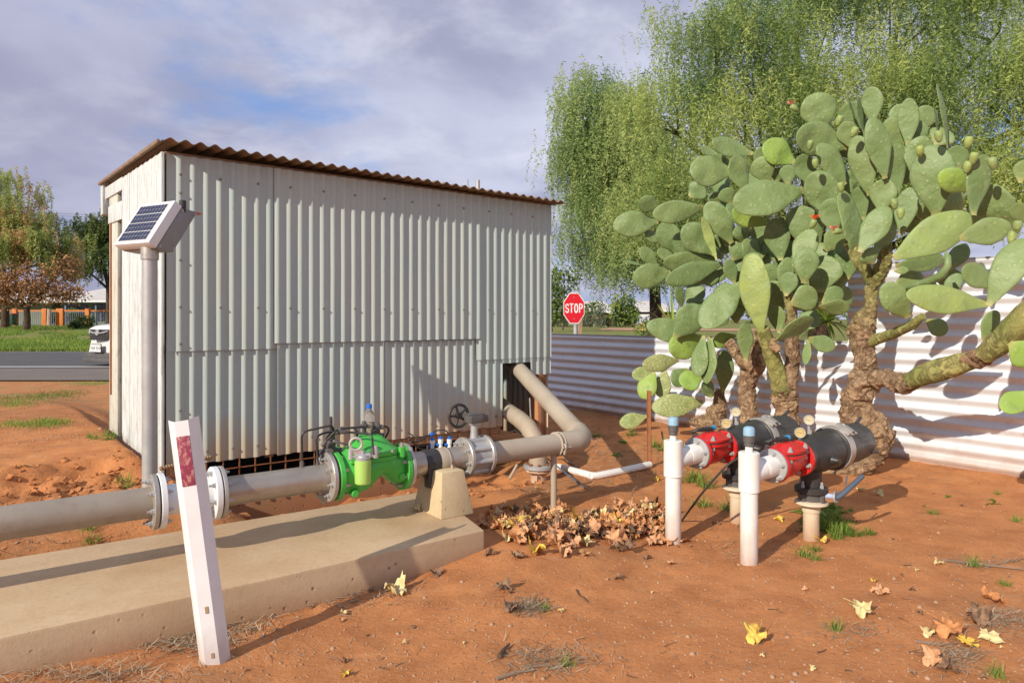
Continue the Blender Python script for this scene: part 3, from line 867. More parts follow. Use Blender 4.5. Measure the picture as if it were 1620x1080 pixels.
mb.build('strap', M['greypipe'], pl)
sup = at(876, 795, pp(ps(876)).y); pb = pp(ps(876)); 
mb = MB(); mb.cyl((pb.x, pb.y, hz(pb.x, pb.y)-.05), (pb.x, pb.y, .36), .0185, 14); mb.build('support_leg', M['greypipe'], pl)
# wire conduit to the shed
mb = MB(); q0v = pp(a1)-PN*.2+UP*.1
A_ = sp(-.05, .10, .285); B_ = sp(.24, .06, .31)
mb.tube([A_+(B_-A_)*(i/40) for i in range(41)], [.014 if i % 2 else .011 for i in range(41)], 10); mb.build('flexible_conduit', M['timber'], pl)

# ---- concrete block under the pipe
bb = pp(ps(694)); Bc = Vector((bb.x, bb.y, .15))
mb = MB()
wx, wy, tx, ty, hb = .098, .145, .066, .10, .222
ctr = Bc+PN*.045
vs = [ctr+PD*a*wx+PN*b*wy for a, b in ((-1,-1),(1,-1),(1,1),(-1,1))]+[ctr+PD*a*tx+PN*b*ty+UP*hb for a, b in ((-1,-1),(1,-1),(1,1),(-1,1))]
mb.add(vs, [(3,2,1,0),(4,5,6,7),(0,1,5,4),(1,2,6,5),(2,3,7,6),(3,0,4,7)])
blk = mb.build('concrete_block', M['block'], bevel=.008); tag(blk, 'tapered yellowish concrete block holding up the pipe at the end of the slab', 'block')

# ---- green control valve
cv = thing('control_valve', 'bright green hydraulic control valve with lime filter cup and black tubes in the pipeline', 'valve', (pp((v0+v1)/2).x, pp((v0+v1)/2).y, 0))
vs0, vs1 = v0+.030, v1-.023; vl = vs1-vs0; vm = (vs0+vs1)/2
mb = MB(); flange(mb, vs0, .026, .116, .05, bolts=False); mb.build('flange', M['green'], cv)
mb = MB(); flange(mb, vs1-.026, .026, .116, .05, bolts=False); mb.build('flange', M['green'], cv)
mb = MB(); flange(mb, vs0+.026, .001, .116, .05, sides=(1,), ph=.35); 
mb2 = MB()
for k in range(8):
    th = 2*PI*k/8+.35; rad = (UP*math.cos(th)+PN*math.sin(th))*.093
    mb2.lathe(pp(vs0+.026)+rad, PD, [(0,.014),(.003,.014),(.004,.010),(.017,.010),(.018,.006),(.030,.006)], 6)
    mb2.lathe(pp(vs1-.026)+rad, PD*-1, [(0,.014),(.003,.014),(.004,.010),(.017,.010),(.018,.006),(.030,.006)], 6)
mb2.build_each('bolt', M['steelb'], cv)
# body: two throats rising into a round belly below the bonnet
mb = MB(); n = 26; vs = []; sg = 32
for i in range(n+1):
    t = i/n; s_ = vs0+.012+(vl-.024)*t
    e = math.sin(PI*t)
    top = .078+.045*e**.6; bot = -.082+ (.062*math.exp(-((t-.62)/.16)**2)) - .012*math.exp(-((t-.3)/.16)**2)
    wd = .075+.045*e**.8
    cz = (top+bot)/2; hh = (top-bot)/2
    for k in range(sg):
        th = 2*PI*k/sg; cx, cy = math.cos(th), math.sin(th)
        pw_ = .85
        vs.append(pp(s_)+UP*(cz+hh*abs(cy)**pw_*(1 if cy > 0 else -1))+PN*(wd*abs(cx)**pw_*(1 if cx > 0 else -1)))
fs = [(i*sg+k, i*sg+(k+1) % sg, (i+1)*sg+(k+1) % sg, (i+1)*sg+k) for i in range(n) for k in range(sg)]
mb.add(vs, fs); mb.build('body', M['green'], cv, smooth=60)
# bosses
mb = MB(); 
for t, z in ((.20, -.075), (.86, -.03)): mb.lathe(pp(vs0+vl*t)+PN*.04+UP*z, PN, [(0,.018),(.058,.018),(.061,.015)], 16)
mb.build('plug', M['green'], cv)
# bonnet: oval plate, lid rising to a flat top with four corner lugs
def oval(a, b, z, n=40, pw=.75):
    out = []
    for k in range(n):
        th = 2*PI*k/n; c, s_ = math.cos(th), math.sin(th)
        out.append(pp(vm)+PD*(a*abs(c)**pw*(1 if c > 0 else -1))+PN*(b*abs(s_)**pw*(1 if s_ > 0 else -1))+UP*z)
    return out
def loft(mb, rings):
    n = len(rings[0]); vs = [p for r in rings for p in r]
    fs = [(i*n+k, i*n+(k+1) % n, (i+1)*n+(k+1) % n, (i+1)*n+k) for i in range(len(rings)-1) for k in range(n)]
    fs += [list(range(n))[::-1], [(len(rings)-1)*n+k for k in range(n)]]
    return mb.add(vs, fs)
mb = MB(); loft(mb, [oval(.135,.118,.062), oval(.142,.125,.066), oval(.142,.125,.083), oval(.139,.122,.086)]); mb.build('bonnet_flange', M['green'], cv, smooth=40)
mb = MB(); loft(mb, [oval(.142,.125,.089), oval(.144,.127,.093), oval(.142,.125,.108), oval(.118,.100,.120), oval(.085,.075,.152), oval(.062,.058,.172), oval(.045,.044,.178)]); mb.build('bonnet', M['green'], cv, smooth=50)
mb = MB()
for a, b in ((1,1),(1,-1),(-1,1),(-1,-1)):
    c = pp(vm)+PD*a*.128+PN*b*.100+UP*.072
    mb.lathe(c, UP, [(0,.019),(.045,.019),(.048,.016)], 8); mb.mi = 1; mb.lathe(c+UP*.048, UP, [(0,.012),(.012,.012),(.013,.006),(.022,.006)], 6); mb.mi = 0
for k in (-1, 0, 1):
    for b in (1,-1):
        c = pp(vm)+PD*k*.07+PN*b*.112+UP*.102; mb.mi = 1; mb.lathe(c, UP, [(0,.011),(.012,.011)], 6); mb.mi = 0
mb.build('lug', [M['green'], M['steelb']], cv, smooth=40)
# lifting eye ring
c = at(613, 705, 3.33); c = pp(vm-.03)+UP*.165+PN*.035
c = at(563, 702, 3.20)
mb = MB(); mb.torus(c, (.30,-.95,0), .028, .0065, 24, 8); mb.box(c-UP*.045, (.05,.007,.04), (Vector((.95,.3,0)), Vector((-.3,.95,0)), UP)); mb.build('lifting_eye', basic('nickel', (.66,.62,.58), (.5,.47,.43), 8, .35, .5, 0), cv)
# filter cup
fc = at(574, 727, 3.215)
mb = MB(); mb.lathe(fc, UP*-1, [(0,.039),(.002,.0395),(.10,.0375),(.108,.037),(.114,.030)], 26); mb.build('filter_cup', M['lime'], cv)
mb = MB(); mb.lathe(fc, UP, [(0,.036),(.012,.037),(.014,.030),(.022,.028),(.026,.012),(.045,.011)], 18)
hx = Vector((.95,.3,0))
mb.lathe(fc+UP*.018, hx, [(-.055,.011),(-.035,.011),(-.034,.015),(.034,.015),(.035,.011),(.060,.011)], 10)
mb.lathe(fc+UP*.018-hx*.055, UP, [(-.012,.013),(.03,.013),(.031,.009),(.045,.009)], 8); mb.lathe(fc+UP*.018+hx*.060, UP, [(-.012,.013),(.03,.013),(.031,.009),(.045,.009)], 8)
mb.lathe(fc+UP*.022, Vector((-.3,.95,0)), [(0,.012),(.09,.012)], 10)
mb.build('filter_head', M['galv'], cv)
# pilot valve
pv = at(521, 735, 3.30); pv = at(522, 704, 3.28)
mb = MB(); mb.lathe(pv-UP*.06, UP, [(0,.022),(.03,.024),(.032,.034),(.048,.034),(.05,.026),(.075,.030),(.085,.022),(.088,.024),(.13,.021),(.132,.013),(.195,.012),(.197,.009)], 18)
mb.lathe(pv-UP*.03, hx, [(-.05,.014),(-.03,.014),(-.029,.020),(.03,.020),(.031,.014),(.055,.014)], 10); mb.lathe(pv-UP*.02, Vector((-.3,.95,0)), [(-.05,.014),(.05,.014)], 10)
mb.lathe(pv-UP*.075-hx*.035, UP, [(0,.012),(.05,.013)], 8)
mb.build('pilot_valve', M['dgrey'], cv, smooth=40)
# tubes
def smooth_path(pts, r=.02, n=5):
    out = [pts[0]]
    for i in range(1, len(pts)-1):
        A, K_, B = pts[i-1], pts[i], pts[i+1]
        rr = min(r, (A-K_).length*.45, (B-K_).length*.45)
        p0 = K_+(A-K_).normalized()*rr; p1 = K_+(B-K_).normalized()*rr
        for k in range(n+1):
            t = k/n; out.append(p0*(1-t)**2+K_*2*t*(1-t)+p1*t*t)
    out.append(pts[-1]); return out
def Lz(px): return pp(ps(px)).y
tubes = [
 [(478,735,3.17),(477,683,3.17),(526,672,3.22),(528,684,3.26)],
 [(503,735,3.22),(500,690,3.22),(516,683,3.24),(535,684,3.25)],
 [(512,702,3.22),(530,682,3.22),(538,678,3.25),(573,675,3.33),(578,674,3.36)],
 [(540,678,3.24),(560,676,3.3),(565,682,3.3),(565,695,3.33)],
 [(542,683,3.22),(560,684,3.24),(586,686,3.24),(589,692,3.23),(590,714,3.225)],
 [(528,697,3.24),(545,702,3.22),(554,704,3.20),(556,716,3.20)],
 [(600,674,3.42),(612,674,3.46),(616,680,3.5),(607,697,3.55)],
 [(584,690,3.35),(590,681,3.38),(597,680,3.38),(599,690,3.40)],
]
for t_ in tubes:
    P_ = [at(*p) for p in t_]
    mb = MB(); mb.tube(smooth_path(P_, .03), .0052, 10); mb.mi = 1
    mb.lathe(P_[0], (P_[1]-P_[0]), [(-.012,.010),(.012,.010),(.013,.007),(.02,.007)], 8); mb.lathe(P_[-1], (P_[-2]-P_[-1]), [(-.012,.010),(.012,.010),(.013,.007),(.02,.007)], 8)
    mb.build('tube', [M['black'], M['dgrey']], cv, smooth=50)
for (x, y, Z) in ((576,674,3.36),(597,676,3.42),(598,688,3.42)):
    mb = MB(); c = at(x, y, Z); mb.lathe(c-UP*.03, UP, [(0,.012),(.02,.012),(.021,.018),(.04,.018),(.041,.012),(.055,.011)], 8); mb.lathe(c, hx, [(-.02,.010),(.03,.010)], 8); mb.build('fitting', M['dgrey'], cv)
# thin drain hose by the flange
mb = MB(); mb.tube([at(498,780,3.3), at(507,788,3.3), at(514,797,3.3)], .0065, 8); mb.build('hose', basic('pale_green_hose', (.42,.50,.38), None, 6, .5), cv)

# plastic bottle
bc = at(584, 686, 3.44)
bot = thing('plastic_bottle', 'half full clear plastic drink bottle with blue cap standing on the green valve', 'bottle', bc)
def mat_bottle():
    t = NT('clear_plastic'); t.col((.86,.85,.82)); return t.set(rough=.08, trans=.85, ior=1.18, spec=.4)
mb = MB(); mb.lathe(bc, UP, [(0,.022),(.004,.028),(.03,.0285),(.035,.027),(.04,.0285),(.055,.0285),(.06,.027),(.065,.0285),(.09,.028),(.115,.018),(.122,.0125),(.132,.0125)], 20); mb.build('bottle_body', mat_bottle(), bot, smooth=60)
mb = MB(); mb.lathe(bc+UP*.004, UP, [(0,.026),(.03,.0265),(.058,.0265),(.0585,.02)], 18); mb.build('muddy_water', basic('muddy_water', (.36,.25,.15), (.44,.33,.2), 9, .3, 0, 0), bot)
mb = MB(); mb.lathe(bc+UP*.128, UP, [(0,.0145),(.020,.0145),(.022,.013)], 16); mb.build('cap', M['blue'], bot)

# ---- butterfly valve
bs = (b0_+b1_)/2; bv = thing('butterfly_valve', 'wafer butterfly valve with black spoked handwheel between two pipe flanges', 'valve', (pp(bs).x, pp(bs).y, 0))
mb = MB(); mb.lathe(pp(b0_+.0075), PD, [(0,.05),(0,.088),(b1_-b0_-.012,.088),(b1_-b0_-.012,.05)], 32, cap=False)
for k in range(8):
    th = 2*PI*k/8+.2; c = pp(b0_+.008)+(UP*math.cos(th)+PN*math.sin(th))*.087
    mb.lathe(c, PD, [(0,.016),(b1_-b0_-.0135,.016)], 10)
mb.build('body', M['galv'], bv, smooth=40)
mb = MB(); mb.lathe(pp(bs)+UP*.08, UP, [(0,.026),(.05,.020),(.09,.020),(.092,.030),(.102,.030)], 16); mb.build('stem', M['galv'], bv)
gc = pp(bs)+UP*.205
mb = MB(); mb.box(gc, (.085,.075,.045), (PD, PN, UP)); mb.box(gc+PD*.055-UP*.002, (.045,.055,.038), (PD, PN, UP)); mb.box(gc+UP*.025, (.10,.065,.008), (PD,PN,UP)); mb.cyl(gc-PN*.03, gc-PN*.11, .011, 10); mb.build('gearbox', M['dgrey'], bv, bevel=.006)
wc = gc-PN*.115-PD*.028+UP*.004; 
wn = (PN*.95+PD*-.0).normalized()
mb = MB(); mb.torus(wc, wn, .062, .0085, 36, 10); ra = UP; rb = wn.cross(UP)
for k in range(5):
    th = 2*PI*k/5+.3; d = ra*math.cos(th)+rb*math.sin(th); mb.tube([wc+d*.012, wc+d*.04, wc+d*.060], [.009, .0065, .008], 8)
mb.lathe(wc-wn*.012, wn, [(0,.018),(.024,.018)], 14); mb.build('handwheel', M['black'], bv, smooth=50)

# ---- little manifold of white and blue fittings
mf = thing('tube_manifold', 'cluster of white and blue push fittings with black tubes behind the pipe', 'manifold', at(700, 712, 3.75))
for i, (x, y) in enumerate(((684,702),(697,700),(711,700))):
    c = at(x, y, 3.78); mb = MB(); mb.lathe(c-UP*.035, UP, [(0,.011),(.03,.011),(.031,.014),(.055,.014),(.056,.008)], 10); mb.build('white_fitting', M['pvc'], mf)
    mb = MB(); mb.lathe(c+UP*.018, UP, [(0,.010),(.016,.010)], 10); mb.lathe(c-UP*.01, Vector((.95,.3,0)), [(-.026,.009),(-.012,.009)], 10); mb.lathe(c-UP*.045, PD, [(-.02,.010),(.02,.010)], 10); mb.build('blue_nut', M['blue'], mf)
mb = MB(); mb.lathe(at(680,688,3.8), Vector((.8,.3,.4)), [(0,.010),(.03,.010)], 10); mb.build('blue_nut', M['blue'], mf)
for t_ in ([(650,698,3.7),(660,700,3.75),(676,690,3.8),(690,680,3.8),(706,680,3.8),(712,690,3.8)], [(655,702,3.7),(668,706,3.75),(684,700,3.78)], [(648,694,3.7),(662,710,3.75),(690,712,3.75)], [(668,694,3.8),(655,690,3.8),(646,684,3.85)]):
    mb = MB(); mb.tube(smooth_path([at(*p) for p in t_], .04), .0042, 8); mb.build('tube', M['black'], mf)

# ---- buried riser behind the elbow
ri = thing('riser_elbow', 'beige pipe elbow with bolted flange rising from the soil behind the main pipe', 'pipe elbow', gp(853, 768))
fz = at(852, 738, 5.0)
A_ = at(790, 672, 5.45); K2 = at(838, 664, 5.12)+UP*.02; 
path = [at(792, 640, 6.0), at(806, 652, 5.65), at(822, 663, 5.3), at(836, 676, 5.12), at(846, 694, 5.04), at(850, 712, 5.0), fz]
mb = MB(); mb.tube(path, [.066]*len(path), 24); mb.build('elbow', M['greypipe'], ri, smooth=60)
mb = MB(); mb.lathe(fz-UP*.01, UP, [(0,.06),(0,.108),(.003,.112),(.024,.112),(.027,.108),(.03,.075)], 32, cap=False); mb.build('flange', M['galv'], ri)
mb = MB(); mb.lathe(fz-UP*.012, UP*-1, [(0,.05),(0,.092),(.018,.095),(.03,.080),(.032,.06),(.2,.06)], 28, cap=False)
mb.mi = 1
for k in range(8):
    th = 2*PI*k/8; mb.lathe(fz+Vector((math.cos(th), math.sin(th), 0))*.088+UP*.02, UP, [(-.06,.007),(.0,.007),(.001,.012),(.012,.012)], 6)
mb.build('riser', [basic('peeling_white_riser', (.60,.46,.34), (.35,.16,.08), 16, .8, 0, .5, 30), M['rust']], ri)
for t_, mat_, r_ in (([(810,664,5.3),(822,668,5.2),(830,678,5.1),(831,692,5.05)], basic('yellow_hose', (.48,.36,.12), None, 5, .5), .0075), ([(806,684,5.25),(815,680,5.2),(825,690,5.0)], M['black'], .006), ([(838,630,5.5),(839,650,5.35),(840,664,5.2)], M['galv'], .006)):
    mb = MB(); mb.tube(smooth_path([at(*p) for p in t_], .05), r_, 10); mb.build('hose', mat_, ri)
mb = MB(); mb.tube([at(818,735,4.75), at(806,757,4.7)], .010, 10); mb.build('stake', M['greypipe'], ri)

# dark blue strip lying from the pipe to the ground, tan stick
A_ = gp(925, 773)+UP*.006; B_ = at(862, 722, A_.y+.55)
o = MB().box((A_+B_)/2, ((B_-A_).length, .022, .006), ((B_-A_).normalized(), Vector((.6,-.8,0)), Vector((.2,.1,.9)))).build('plastic_strip', M['lever'])
tag(o, 'dark slate plastic strip leaning from under the pipe elbow to the dirt', 'strip')
A_ = gp(908, 737)+UP*.01; B_ = at(888, 722, A_.y+.35)
o = MB().tube([A_, B_], [.011, .012], 8).build('wooden_stick', M['timber']); tag(o, 'short tan stick poking out of the dirt below the pipe elbow', 'stick')

# white pvc pipe on the ground
pts = [(884,742),(910,750),(936,757),(945,757),(985,749),(1028,739)]
P_ = [gp(x, y)+UP*.022 for x, y in pts]
o = MB().tube(P_[:3], .027, 16).tube(P_[2:], .026, 16).build('ground_pipe', basic('bright_white_pvc', (.84,.83,.80), (.74,.71,.66), 6, .4, 0, .05, 30, grime=.12), smooth=50)
tag(o, 'bent white plastic pipe half buried on the dirt by the rusty stake', 'pipe')
# rusty stake
sb = gp(1028, 738); st = at(1027, 628, sb.y)
o = MB().box((sb+st)/2, (.030, .006, (st-sb).length+.1), (Vector((.8,-.6,0)), Vector((.6,.8,0)), UP)).box((sb+st)/2+Vector((-.010,.012,0)), (.006, .026, (st-sb).length+.1), (Vector((.8,-.6,0)), Vector((.6,.8,0)), UP)).build('steel_stake', M['rust'], smooth=0)
tag(o, 'rusty brown steel stake standing upright left of the cactus', 'stake')
# small dark peg
sb = gp(1052, 705); o = MB().tube([sb-UP*.03, sb+Vector((-.03,0,.13))], .008, 8).build('dark_peg', M['black']); tag(o, 'small black peg leaning in the dirt behind the rear white standpipe', 'peg')
# ================================================================== FILTER STATIONS
fb = gp(1185, 890); FB = Vector((fb.x, fb.y, 0))
fl = thing('filter_station', 'front filter unit: black drum filter, red valve, white standpipe and blue lever', 'water filter', (FB.x, FB.y, 0), 'filter units beside the cactus')
FDv = (W+UP*.03).normalized(); FNn = N; AZ0 = .425
def fa(s, n=0, z=0): return FB+UP*AZ0+FDv*s+FNn*n+UP*z
def fcyl(mb, s0, prof, seg=36): return mb.lathe(fa(s0), FDv, prof, seg)
# standpipe
mb = MB(); mb.lathe(FB-UP*.12, UP, [(0,.0405),(.46,.0405)], 28); mb.build('standpipe', M['pvc'], fl)
mb = MB(); mb.lathe(FB+UP*.335, UP, [(0,.042),(.003,.0485),(.183,.0485),(.187,.044),(.188,.03)], 28); mb.lathe(FB+UP*.52, UP, [(0,.0175),(.028,.0175)], 16); mb.build('coupling', M['pvc'], fl)
mb = MB(); mb.lathe(FB+UP*.548, UP, [(0,.020),(.004,.023),(.02,.022),(.022,.026),(.05,.027),(.052,.024)], 20); mb.build('air_valve', M['dgrey'], fl)
mb = MB(); mb.lathe(FB+UP*.600, UP, [(0,.0265),(.028,.0265),(.036,.024),(.041,.017),(.043,.006)], 20); mb.build('air_valve_cap', M['skyblue'], fl)
# short elbow from the coupling to the flange
mb = MB(); mb.tube([fa(.02,0,-.012), fa(.07,0,-.005), fa(.13)], [.042,.046,.049], 26); mb.lathe(fa(.105), FDv, [(0,.049),(.015,.053),(.085,.053)], 28); mb.build('elbow', M['pvc'], fl, smooth=60)
def fbolts(mb, s, r, n, d, h=.014, ph=.3):
    for k in range(n):
        th = 2*PI*k/n+ph; c = fa(s)+(UP*math.cos(th)+FNn*math.sin(th))*r
        mb.lathe(c, FDv*d, [(0,.014),(.003,.014),(.004,.0105),(h,.0105),(h+.001,.006),(h+.008,.006)], 6)
mb = MB(); fcyl(mb, .185, [(0,.05),(0,.080),(.003,.083),(.014,.083),(.016,.08),(.016,.05)]); mb.mi = 1; fbolts(mb, .185, .068, 6, -1); mb.build('flange', [M['galv'], M['galv']], fl)
# red valve
rv = MB(); fcyl(rv, .202, [(0,.045),(0,.085),(.003,.087),(.016,.087),(.019,.084),(.019,.045)]); rv.build('valve_flange', M['red'], fl)
rv = MB(); fcyl(rv, .425, [(0,.045),(0,.087),(.003,.090),(.019,.090),(.022,.087),(.022,.045)]); rv.build('valve_flange', M['red'], fl)
mb = MB(); n = 18; vs = []; sg = 28
for i in range(n+1):
    t = i/n; s_ = .212+.222*t; e = math.sin(PI*t)
    top = .058+.006*e; bot = -.062-.010*math.sin(PI*min(1, t*1.2))+.02*math.exp(-((t-.75)/.15)**2); wd = .060+.012*e
    cz, hh = (top+bot)/2, (top-bot)/2
    for k in range(sg):
        th = 2*PI*k/sg; cx, cy = math.cos(th), math.sin(th)
        vs.append(fa(s_)+UP*(cz+hh*abs(cy)**.85*(1 if cy > 0 else -1))+FNn*(wd*abs(cx)**.85*(1 if cx > 0 else -1)))
mb.add(vs, [(i*sg+k, i*sg+(k+1) % sg, (i+1)*sg+(k+1) % sg, (i+1)*sg+k) for i in range(n) for k in range(sg)]); mb.build('valve_body', M['red'], fl, smooth=60)
def foval(a, b, z, tilt=.0, n=32, pw=.7, s=.325):
    out = []
    for k in range(n):
        th = 2*PI*k/n; c, s_ = math.cos(th), math.sin(th)
        A = a*abs(c)**pw*(1 if c > 0 else -1); B = b*abs(s_)**pw*(1 if s_ > 0 else -1)
        out.append(fa(s+A, B, z))
    return out
mb = MB(); loft(mb, [foval(.090,.082,.028), foval(.095,.087,.031), foval(.095,.087,.043), foval(.092,.084,.045)]); mb.build('bonnet_flange', M['red'], fl, smooth=40)
mb = MB(); loft(mb, [foval(.092,.084,.0455), foval(.092,.084,.0515)]); mb.build('diaphragm', M['black'], fl)
mb = MB(); loft(mb, [foval(.092,.084,.052), foval(.095,.087,.055), foval(.095,.087,.066), foval(.08,.06,.074), foval(.055,.04,.092), foval(.03,.025,.098)]); mb.build('bonnet', M['red'], fl, smooth=45)
mb = MB()
for a in (-.07, .07):
    for b in (-.062, .062):
        mb.lathe(fa(.325+a, b, .066), UP, [(0,.015),(.003,.015),(.004,.011),(.014,.011),(.015,.006),(.024,.006)], 6); mb.lathe(fa(.325+a, b, .028), UP*-1, [(0,.011),(.016,.011)], 6)
fbolts(mb, .425, .070, 6, -1, .016, .9); fbolts(mb, .221, .070, 6, 1, .012, .5)
mb.build_each('bolt', M['galv'], fl)
mb = MB(); c = fa(.30, -.01, .115); mb.lathe(c, hx, [(-.03,.012),(.03,.012)], 10); mb.lathe(fa(.30,-.01,.09), UP, [(0,.01),(.03,.01)], 8); mb.tube([fa(.28,-.02,.11), fa(.24,-.03,.115), fa(.22,-.05,.10)], .010, 8); mb.build('port_fitting', M['black'], fl)
mb = MB(); mb.lathe(fa(.345,-.005,.116), FDv, [(-.012,.013),(.012,.013)], 10); mb.build('blue_fitting', basic('bright_blue_plastic', (.03,.33,.62), None, 5, .4, 0, 0), fl)
# black tee body
mb = MB(); fcyl(mb, .449, [(0,.05),(0,.088),(.02,.088),(.022,.080),(.05,.080),(.08,.092),(.12,.100),(.30,.104),(.305,.111),(.33,.113)], 40)
mb.lathe(fa(.566,0,-.06), UP*-1, [(0,.055),(.10,.052),(.135,.052)], 28)
mb.lathe(fa(.60, .07, -.02), FNn, [(0,.028),(.03,.026),(.045,.016),(.065,.014)], 14)
mb.build('filter_body', M['black'], fl, smooth=45)
# drum
mb = MB(); fcyl(mb, .80, [(0,.108),(.02,.110),(.03,.107),(.20,.1045),(.265,.103),(.28,.098),(.285,.086),(.29,.02)], 40)
for k in range(24):
    th = 2*PI*k/24; d = UP*math.cos(th)+FNn*math.sin(th)
    a = fa(.89)+d*.1055; b_ = fa(1.0)+d*.1045
    mb.tube([a, b_], .0022, 6)
mb.lathe(fa(1.06, -.0, .098), (FDv*.7+UP*.35), [(0,.012),(.06,.009)], 10); mb.lathe(fa(1.05, .085, -.05), (FDv*.9+FNn*.3), [(0,.010),(.05,.008)], 10)
mb.build('filter_drum', M['drum'], fl, smooth=45)
# clamp
mb = MB(); fcyl(mb, .765, [(0,.110),(.0,.117),(.012,.121),(.022,.119),(.034,.121),(.050,.117),(.05,.110)], 44)
d = (UP*.86+FNn*.5).normalized(); c = fa(.79)+d*.128; tdir = FDv.cross(d)
mb.box(c, (.045,.085,.02), (FDv, tdir, d)); mb.box(c+d*.015+tdir*.02, (.03,.05,.012), (FDv, tdir, d)); mb.tube([c-FDv*.022-tdir*.03+d*.01, c-FDv*.022+tdir*.06+d*.012, c+FDv*.022+tdir*.06+d*.012, c+FDv*.022-tdir*.03+d*.01], .004, 6)
mb.build('clamp_ring', M['steelb'], fl, smooth=40)
# gauges
gn = (Vector((-.20,-.97,.12))).normalized()
def gauge(c, base, big, mat):
    g = MB(); g.lathe(c-gn*.014, gn, [(0,.02),(.002,.025),(.024,.025),(.026,.027),(.030,.027),(.030,.0245),(.027,.0235)], 26)
    go = g.build('gauge', M['galv'], fl, smooth=40)
    dd = MB(); dd.lathe(c+gn*.0125, gn, [(0,.0005),(0,.0235),(.0006,.0235),(.0006,.0005)], 24, cap=False); dial = dd.build('dial', mat, go)
    dd = MB(); a_ = gn.cross(UP).normalized(); dd.box(c+gn*.0145+a_*.003, (.024,.002,.001), (a_*.9+UP*.3, UP, gn))
    for k in range(9):
        th = -2.2+4.4*k/8; q = UP*math.cos(th)+a_*math.sin(th); dd.box(c+gn*.0142+q*.018, (.0014,.005,.0008), (q.cross(gn), q, gn))
    dd.build('needle', M['black'], go, smooth=0)
    st_ = MB(); st_.tube([c-UP*.028, base], .0075, 8); st_.lathe(base+UP*.0, UP, [(0,.012),(.02,.012),(.021,.009)], 6); st_.build('gauge_stem', M['brass'] if not big else M['galv'], go)
T = fa(.545, 0, .095)
gauge(at(1265,684, T.y-.02), at(1268,702, T.y), 1, basic('amber_dial', (.58,.47,.22), (.50,.36,.12), 20, .4, 0, 0))
gauge(at(1279,664, T.y+.06), at(1281,686, T.y+.06), 1, M['dial'])
mb = MB(); mb.lathe(at(1281,688,T.y+.06), UP*-1, [(0,.010),(.012,.010),(.013,.016),(.03,.016),(.031,.011),(.05,.011)], 8); mb.tube([at(1268,700,T.y), at(1268,714,T.y)], .011, 8); mb.build('gauge_tee', M['galv'], fl)
# flange, butterfly valve, riser
Rb = fa(.566, 0, 0); Rx = Vector((Rb.x, Rb.y, 0))
mb = MB(); mb.lathe(Rx+UP*.245, UP, [(0,.05),(0,.080),(.003,.083),(.026,.083),(.030,.079),(.034,.055)], 32, cap=False); mb.build('body_flange', M['black'], fl)
mb = MB()
for k in range(4):
    th = 2*PI*k/4+.5; c = Rx+Vector((math.cos(th), math.sin(th), 0))*.064
    mb.lathe(c+UP*.272, UP, [(0,.013),(.003,.013),(.004,.010),(.018,.010),(.019,.0065),(.036,.0065)], 6); 
mb.build_each('bolt', M['galv'], fl)
mb = MB(); mb.lathe(Rx+UP*.206, UP, [(0,.04),(0,.062),(.036,.062),(.036,.04)], 28, cap=False)
for k in range(4):
    th = 2*PI*k/4+.5; mb.lathe(Rx+Vector((math.cos(th), math.sin(th), 0))*.064+UP*.206, UP, [(0,.016),(.036,.016)], 10)
mb.build('wafer_valve', M['dgrey'], fl)
mb = MB(); mb.lathe(Rx+UP*.178, UP, [(0,.044),(.004,.078),(.010,.084),(.018,.082),(.026,.070),(.027,.04)], 32, cap=False); mb.build('riser_flange', M['cream'], fl)
mb = MB(); mb.lathe(Rx-UP*.12, UP, [(0,.040),(.262,.040),(.264,.0455),(.30,.0455),(.305,.04)], 28); mb.build('riser', M['cream'], fl)
# lever
L0 = Rx+UP*.224+Vector((.03,-.05,0)); D0 = at(1322, 786, Rx.y-.06); E0 = at(1366, 752, Rx.y-.02)
mb = MB(); mb.tube([L0, L0.lerp(D0, .3)+UP*.012, L0.lerp(D0, .75)+UP*.006, D0], [.010,.013,.014,.010], 10); mb.build('lever_arm', M['paleblue'], fl)
dn = Vector((-.55,-.83,.0)).normalized(); dn = (D0-L0).normalized()*.8+Vector((0,-.6,0)); dn.normalize()
mb = MB(); mb.lathe(D0-dn*.004, dn, [(0,.004),(0,.030),(.002,.031),(.006,.031),(.008,.030),(.008,.004)], 26, cap=False); mb.lathe(D0, dn, [(-.012,.010),(.014,.010)], 10); mb.build('lever_disc', M['galv'], fl)
mb = MB(); hd = (E0-D0).normalized(); D1 = D0+dn*.012
mb.tube([D1-hd*.012, D1+hd*.02, D1+hd*.05, E0-hd*.02, E0], [.011,.016,.014,.0125,.009], 10); mb.build('handle', M['lever'], fl, smooth=60)
mb = MB(); mb.tube([D0.lerp(E0,.42)+Vector((-.01,0,.01)), D0.lerp(E0,.55)+Vector((-.02,0,.05))], .0045, 6); mb.build('trigger', M['lever'], fl)
# copy for the rear unit
fl2 = copy_tree(fl, None, skip=('handle', 'trigger', 'lever_disc', 'lever_arm'))
rb_ = gp(1065, 857); fl2.location = (rb_.x, rb_.y, 0); fl2['label'] = 'rear filter unit on the left: black drum, red valve and white standpipe, no lever showing'
off2 = Vector((rb_.x, rb_.y, 0))-FB
# small pale blue strap under the rear flange
q_ = Rx+off2
mb = MB(); mb.box(q_+UP*.222+Vector((.03,-.075,0)), (.09,.02,.02), (Vector((.97,.2,0)), Vector((-.2,.97,0)), UP)); WL[fl2] = Vector(fl2.location); mb.build('lever_stub', M['paleblue'], fl2, bevel=.004)
# black hose hanging from the front unit
o = MB().tube(smooth_path([at(1172,722,3.45), at(1150,735,3.45), at(1110,780,3.5), gp(1078,824)], .15, 10), .0058, 8).build('thin_hose', M['black']); tag(o, 'thin black hose running down behind the front white standpipe to the dirt', 'hose')

